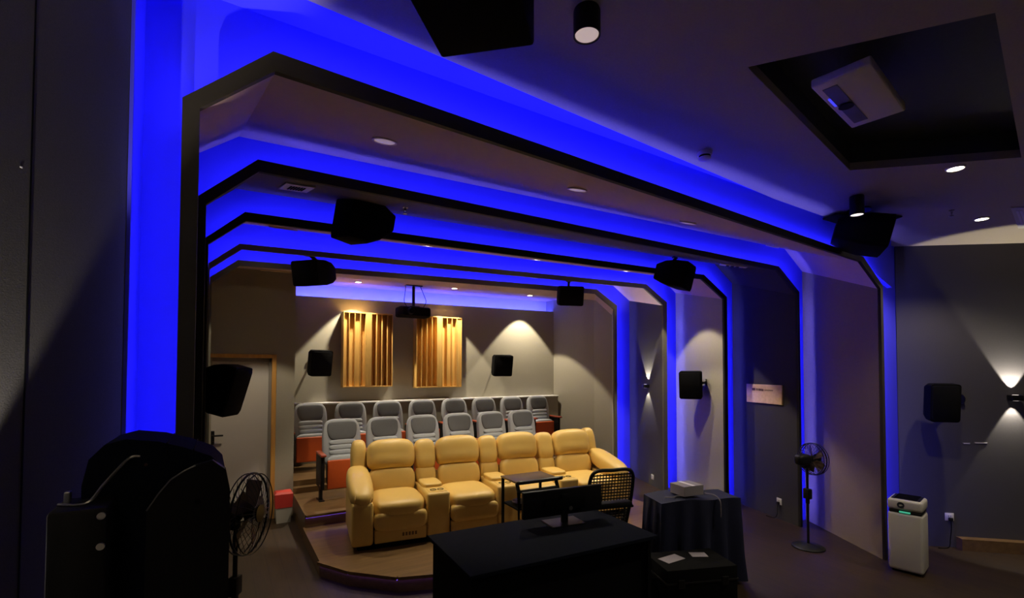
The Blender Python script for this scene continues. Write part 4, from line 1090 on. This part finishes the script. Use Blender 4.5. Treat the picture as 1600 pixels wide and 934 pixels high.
# grey carton on the drape
kc = etab.location+Euler((0, 0, ang)).to_matrix() @ Vector((EL*0.42, -ED*0.58, 0.93))
t = thing('carton', 'small grey carton on the draped equipment table', 'box', (kc.x, kc.y, 0.845), ang+R(12))
b = nb(); box(b, (-0.12, -0.10, 0), (0.12, 0.10, 0.095), 0.003, 1); obj('body', b, 'paper', t)
b = nb(); box(b, (-0.02, -0.101, 0.0955), (0.02, 0.101, 0.097)); obj('tape', b, 'vent_grey', t)
for i, (pp, lab) in enumerate((([(EL*0.62, -ED*0.70, 0.850), (EL*0.68, -ED*0.95, 0.850), (EL*0.70, -ED-0.045, 0.80), (EL*0.70, -ED-0.05, 0.66)], 'thin white cable curling over the draped equipment table'), ([(EL*0.10, -ED*0.75, 0.835), (EL*0.18, -ED*0.82, 0.838), (EL*0.26, -ED*0.74, 0.84), (EL*0.33, -ED*0.80, 0.842)], 'short grey cable lying on the draped table near the chair'))):
    b = nb(); tube(b, bez(pp), 0.0055, 6)
    o = obj('cable', b, 'paper', None, True); o.location = etab.location; o.rotation_euler = (0, 0, ang); tag(o, lab, 'cable', 'cables on the equipment table')
# low black flight case in front of the draped table, with papers
f0 = etab.location+Euler((0, 0, ang)).to_matrix() @ Vector((EL*0.10, -ED-0.34, 0))
t = thing('flight_case', 'low black equipment case on the floor in front of the draped table', 'case', (f0.x, f0.y, 0), ang)
b = nb(); box(b, (-0.32, -0.20, 0.0), (0.32, 0.20, 0.42), 0.012, 2); obj('body', b, 'black_matt', t, True)
b = nb(); box(b, (-0.325, -0.205, 0.30), (0.325, 0.205, 0.315), 0.003); obj('edge_band', b, 'black_metal', t)
for sx in (-0.2, 0.2):
    b = nb(); box(b, (sx-0.03, -0.212, 0.27), (sx+0.03, -0.200, 0.34), 0.004); obj('latch', b, 'black_metal', t)
fz = 0.422
for i, (x, y, sx, sy, rz, lab) in enumerate([(-0.16, 0.02, 0.21, 0.12, 0.35, 'larger pale paper sheet on the low black case'), (0.12, 0.06, 0.14, 0.10, -0.2, 'smaller pale paper sheet on the low black case')]):
    b = nb(); box(b, (-sx/2, -sy/2, 0), (sx/2, sy/2, 0.003))
    o = obj('paper_sheet', b, 'paper'); tag(o, lab, 'paper', 'papers on the case')
    o.location = Matrix.Translation(t.location) @ Euler((0, 0, ang)).to_matrix().to_4x4() @ Vector((x, y, fz)); o.rotation_euler = (0, 0, rz+ang)

# ------------------------------------------------------------------ black machine at the left
YM = 1.72
mL, mR_, mT = at(126, 800, Y=YM), at(350, 760, Y=YM), at(215, 682, Y=YM+0.05)
t = thing('equipment_cabinet', 'bulky black equipment cabinet with a rounded top at the left wall', 'machine', ((mL.x+mR_.x)/2, YM, 0))
Wc = mR_.x-mL.x; Hc = mT.z
prof = [(-Wc/2, 0), (Wc/2, 0), (Wc/2+0.005, Hc-0.16), (Wc/2-0.006, Hc-0.10), (Wc/2-0.035, Hc-0.065), (Wc*0.20, Hc-0.035), (0, Hc-0.012), (-Wc*0.22, Hc), (-Wc*0.36, Hc-0.012), (-Wc*0.46, Hc-0.05), (-Wc/2, Hc-0.12)]
b = nb(); prism(b, prof, 'Y', 0, 0.24); obj('hood', b, 'dark_navy', t, True)
prof2 = [(-Wc*0.10, 0), (Wc/2+0.012, 0), (Wc/2+0.016, Hc-0.17), (Wc/2+0.004, Hc-0.105), (Wc/2-0.03, Hc-0.075), (Wc*0.28, Hc-0.085), (Wc*0.10, Hc-0.12), (-Wc*0.06, Hc-0.20)]
b = nb(); prism(b, prof2, 'Y', -0.03, 0.001); sp_ = obj('side_panel', b, 'black_plastic', t, True)
b = nb(); tube(b, [(x, -0.032, z) for x, z in [(-Wc*0.06, Hc-0.20), (Wc*0.02, Hc-0.155), (Wc*0.10, Hc-0.12), (Wc*0.2, Hc-0.097), (Wc*0.28, Hc-0.085)]], 0.0022, 6); obj('edge_piping', b, 'steel', sp_, True)
b = nb(); cyl(b, (Wc*0.30, -0.036, Hc-0.19), (Wc*0.30, -0.03, Hc-0.19), 0.008, n=14); obj('lock', b, 'black_matt', sp_)
for x, dz in ((0.02, 0.016), (0.085, 0.040)):
    b = nb(); box(b, (x, -0.001, Hc-0.06), (x+0.003, 0.242, Hc-dz), 0.001); obj('seam', b, 'black_matt', t)
# control box on its left front
b = nb(); box(b, (-Wc*0.63, -0.12, 0), (-Wc*0.27, 0.04, Hc-0.155), 0.012, 2); cb = obj('control_box', b, 'black_plastic', t, True)
for z in (Hc-0.178, Hc-0.255):
    b = nb(); cyl(b, (-Wc*0.31, -0.124, z), (-Wc*0.31, -0.118, z), 0.009, n=16); obj('knob', b, 'white_plastic', cb, True)
b = nb(); tube(b, bez([(-Wc*0.60, -0.06, Hc-0.15), (-Wc*0.42, -0.08, Hc-0.15), (-Wc*0.33, -0.05, Hc-0.11), (-Wc*0.20, -0.006, Hc-0.055), (-Wc*0.12, -0.006, Hc-0.05)]), 0.004, 6); obj('cable', b, 'steel', t, True)
b = nb(); box(b, (-Wc*0.57, -0.06, Hc-0.156), (-Wc*0.53, -0.04, Hc-0.12), 0.003); obj('connector', b, 'steel', cb)
b = nb(); cyl(b, (-Wc*0.08, -0.004, Hc-0.075), (-Wc*0.08, -0.008, Hc-0.075), 0.004, n=10); obj('indicator', b, 'ink_brown', t)

# ------------------------------------------------------------------ small red lamp chip on the left wall
q = on_wall(33, 261, WL0, WL1)
b = nb(); box(b, (-0.004, -0.003, -0.0025), (0.004, 0.001, 0.0025), 0.001)
o = obj('wall_marker', b, 'white_plastic'); o.location = q; o.rotation_euler = (0, 0, math.atan2(dirL.y, dirL.x)); tag(o, 'tiny white marker on the dark left wall', 'marker')

# ------------------------------------------------------------------ lamps in the lit downlights
for i, (q, t) in enumerate(LIT):
    lp = q+Vector((0, 0, -0.03))
    if i < 3: spot('lamp', lp, (q.x, q.y-0.1, 0), 34*LAMP_W, 96, 0.15, WARM, 0.03, t)
    elif i == 3: spot('lamp', lp, (q.x, q.y, 0), 42*LAMP_W, 86, 0.15, WARM, 0.03, t)
    elif i < 7: spot('lamp', lp, (q.x, q.y, 0), 27*LAMP_W, 84, 0.2, WARM, 0.03, t)
    elif i < 10: spot('lamp', lp, (q.x, q.y, 0), 82*LAMP_W, 80, 0.14, WARM, 0.03, t)
    else: spot('lamp', lp, (q.x, q.y, 0), 60*FRONT_W, 120, 0.5, WARM, 0.04, t)
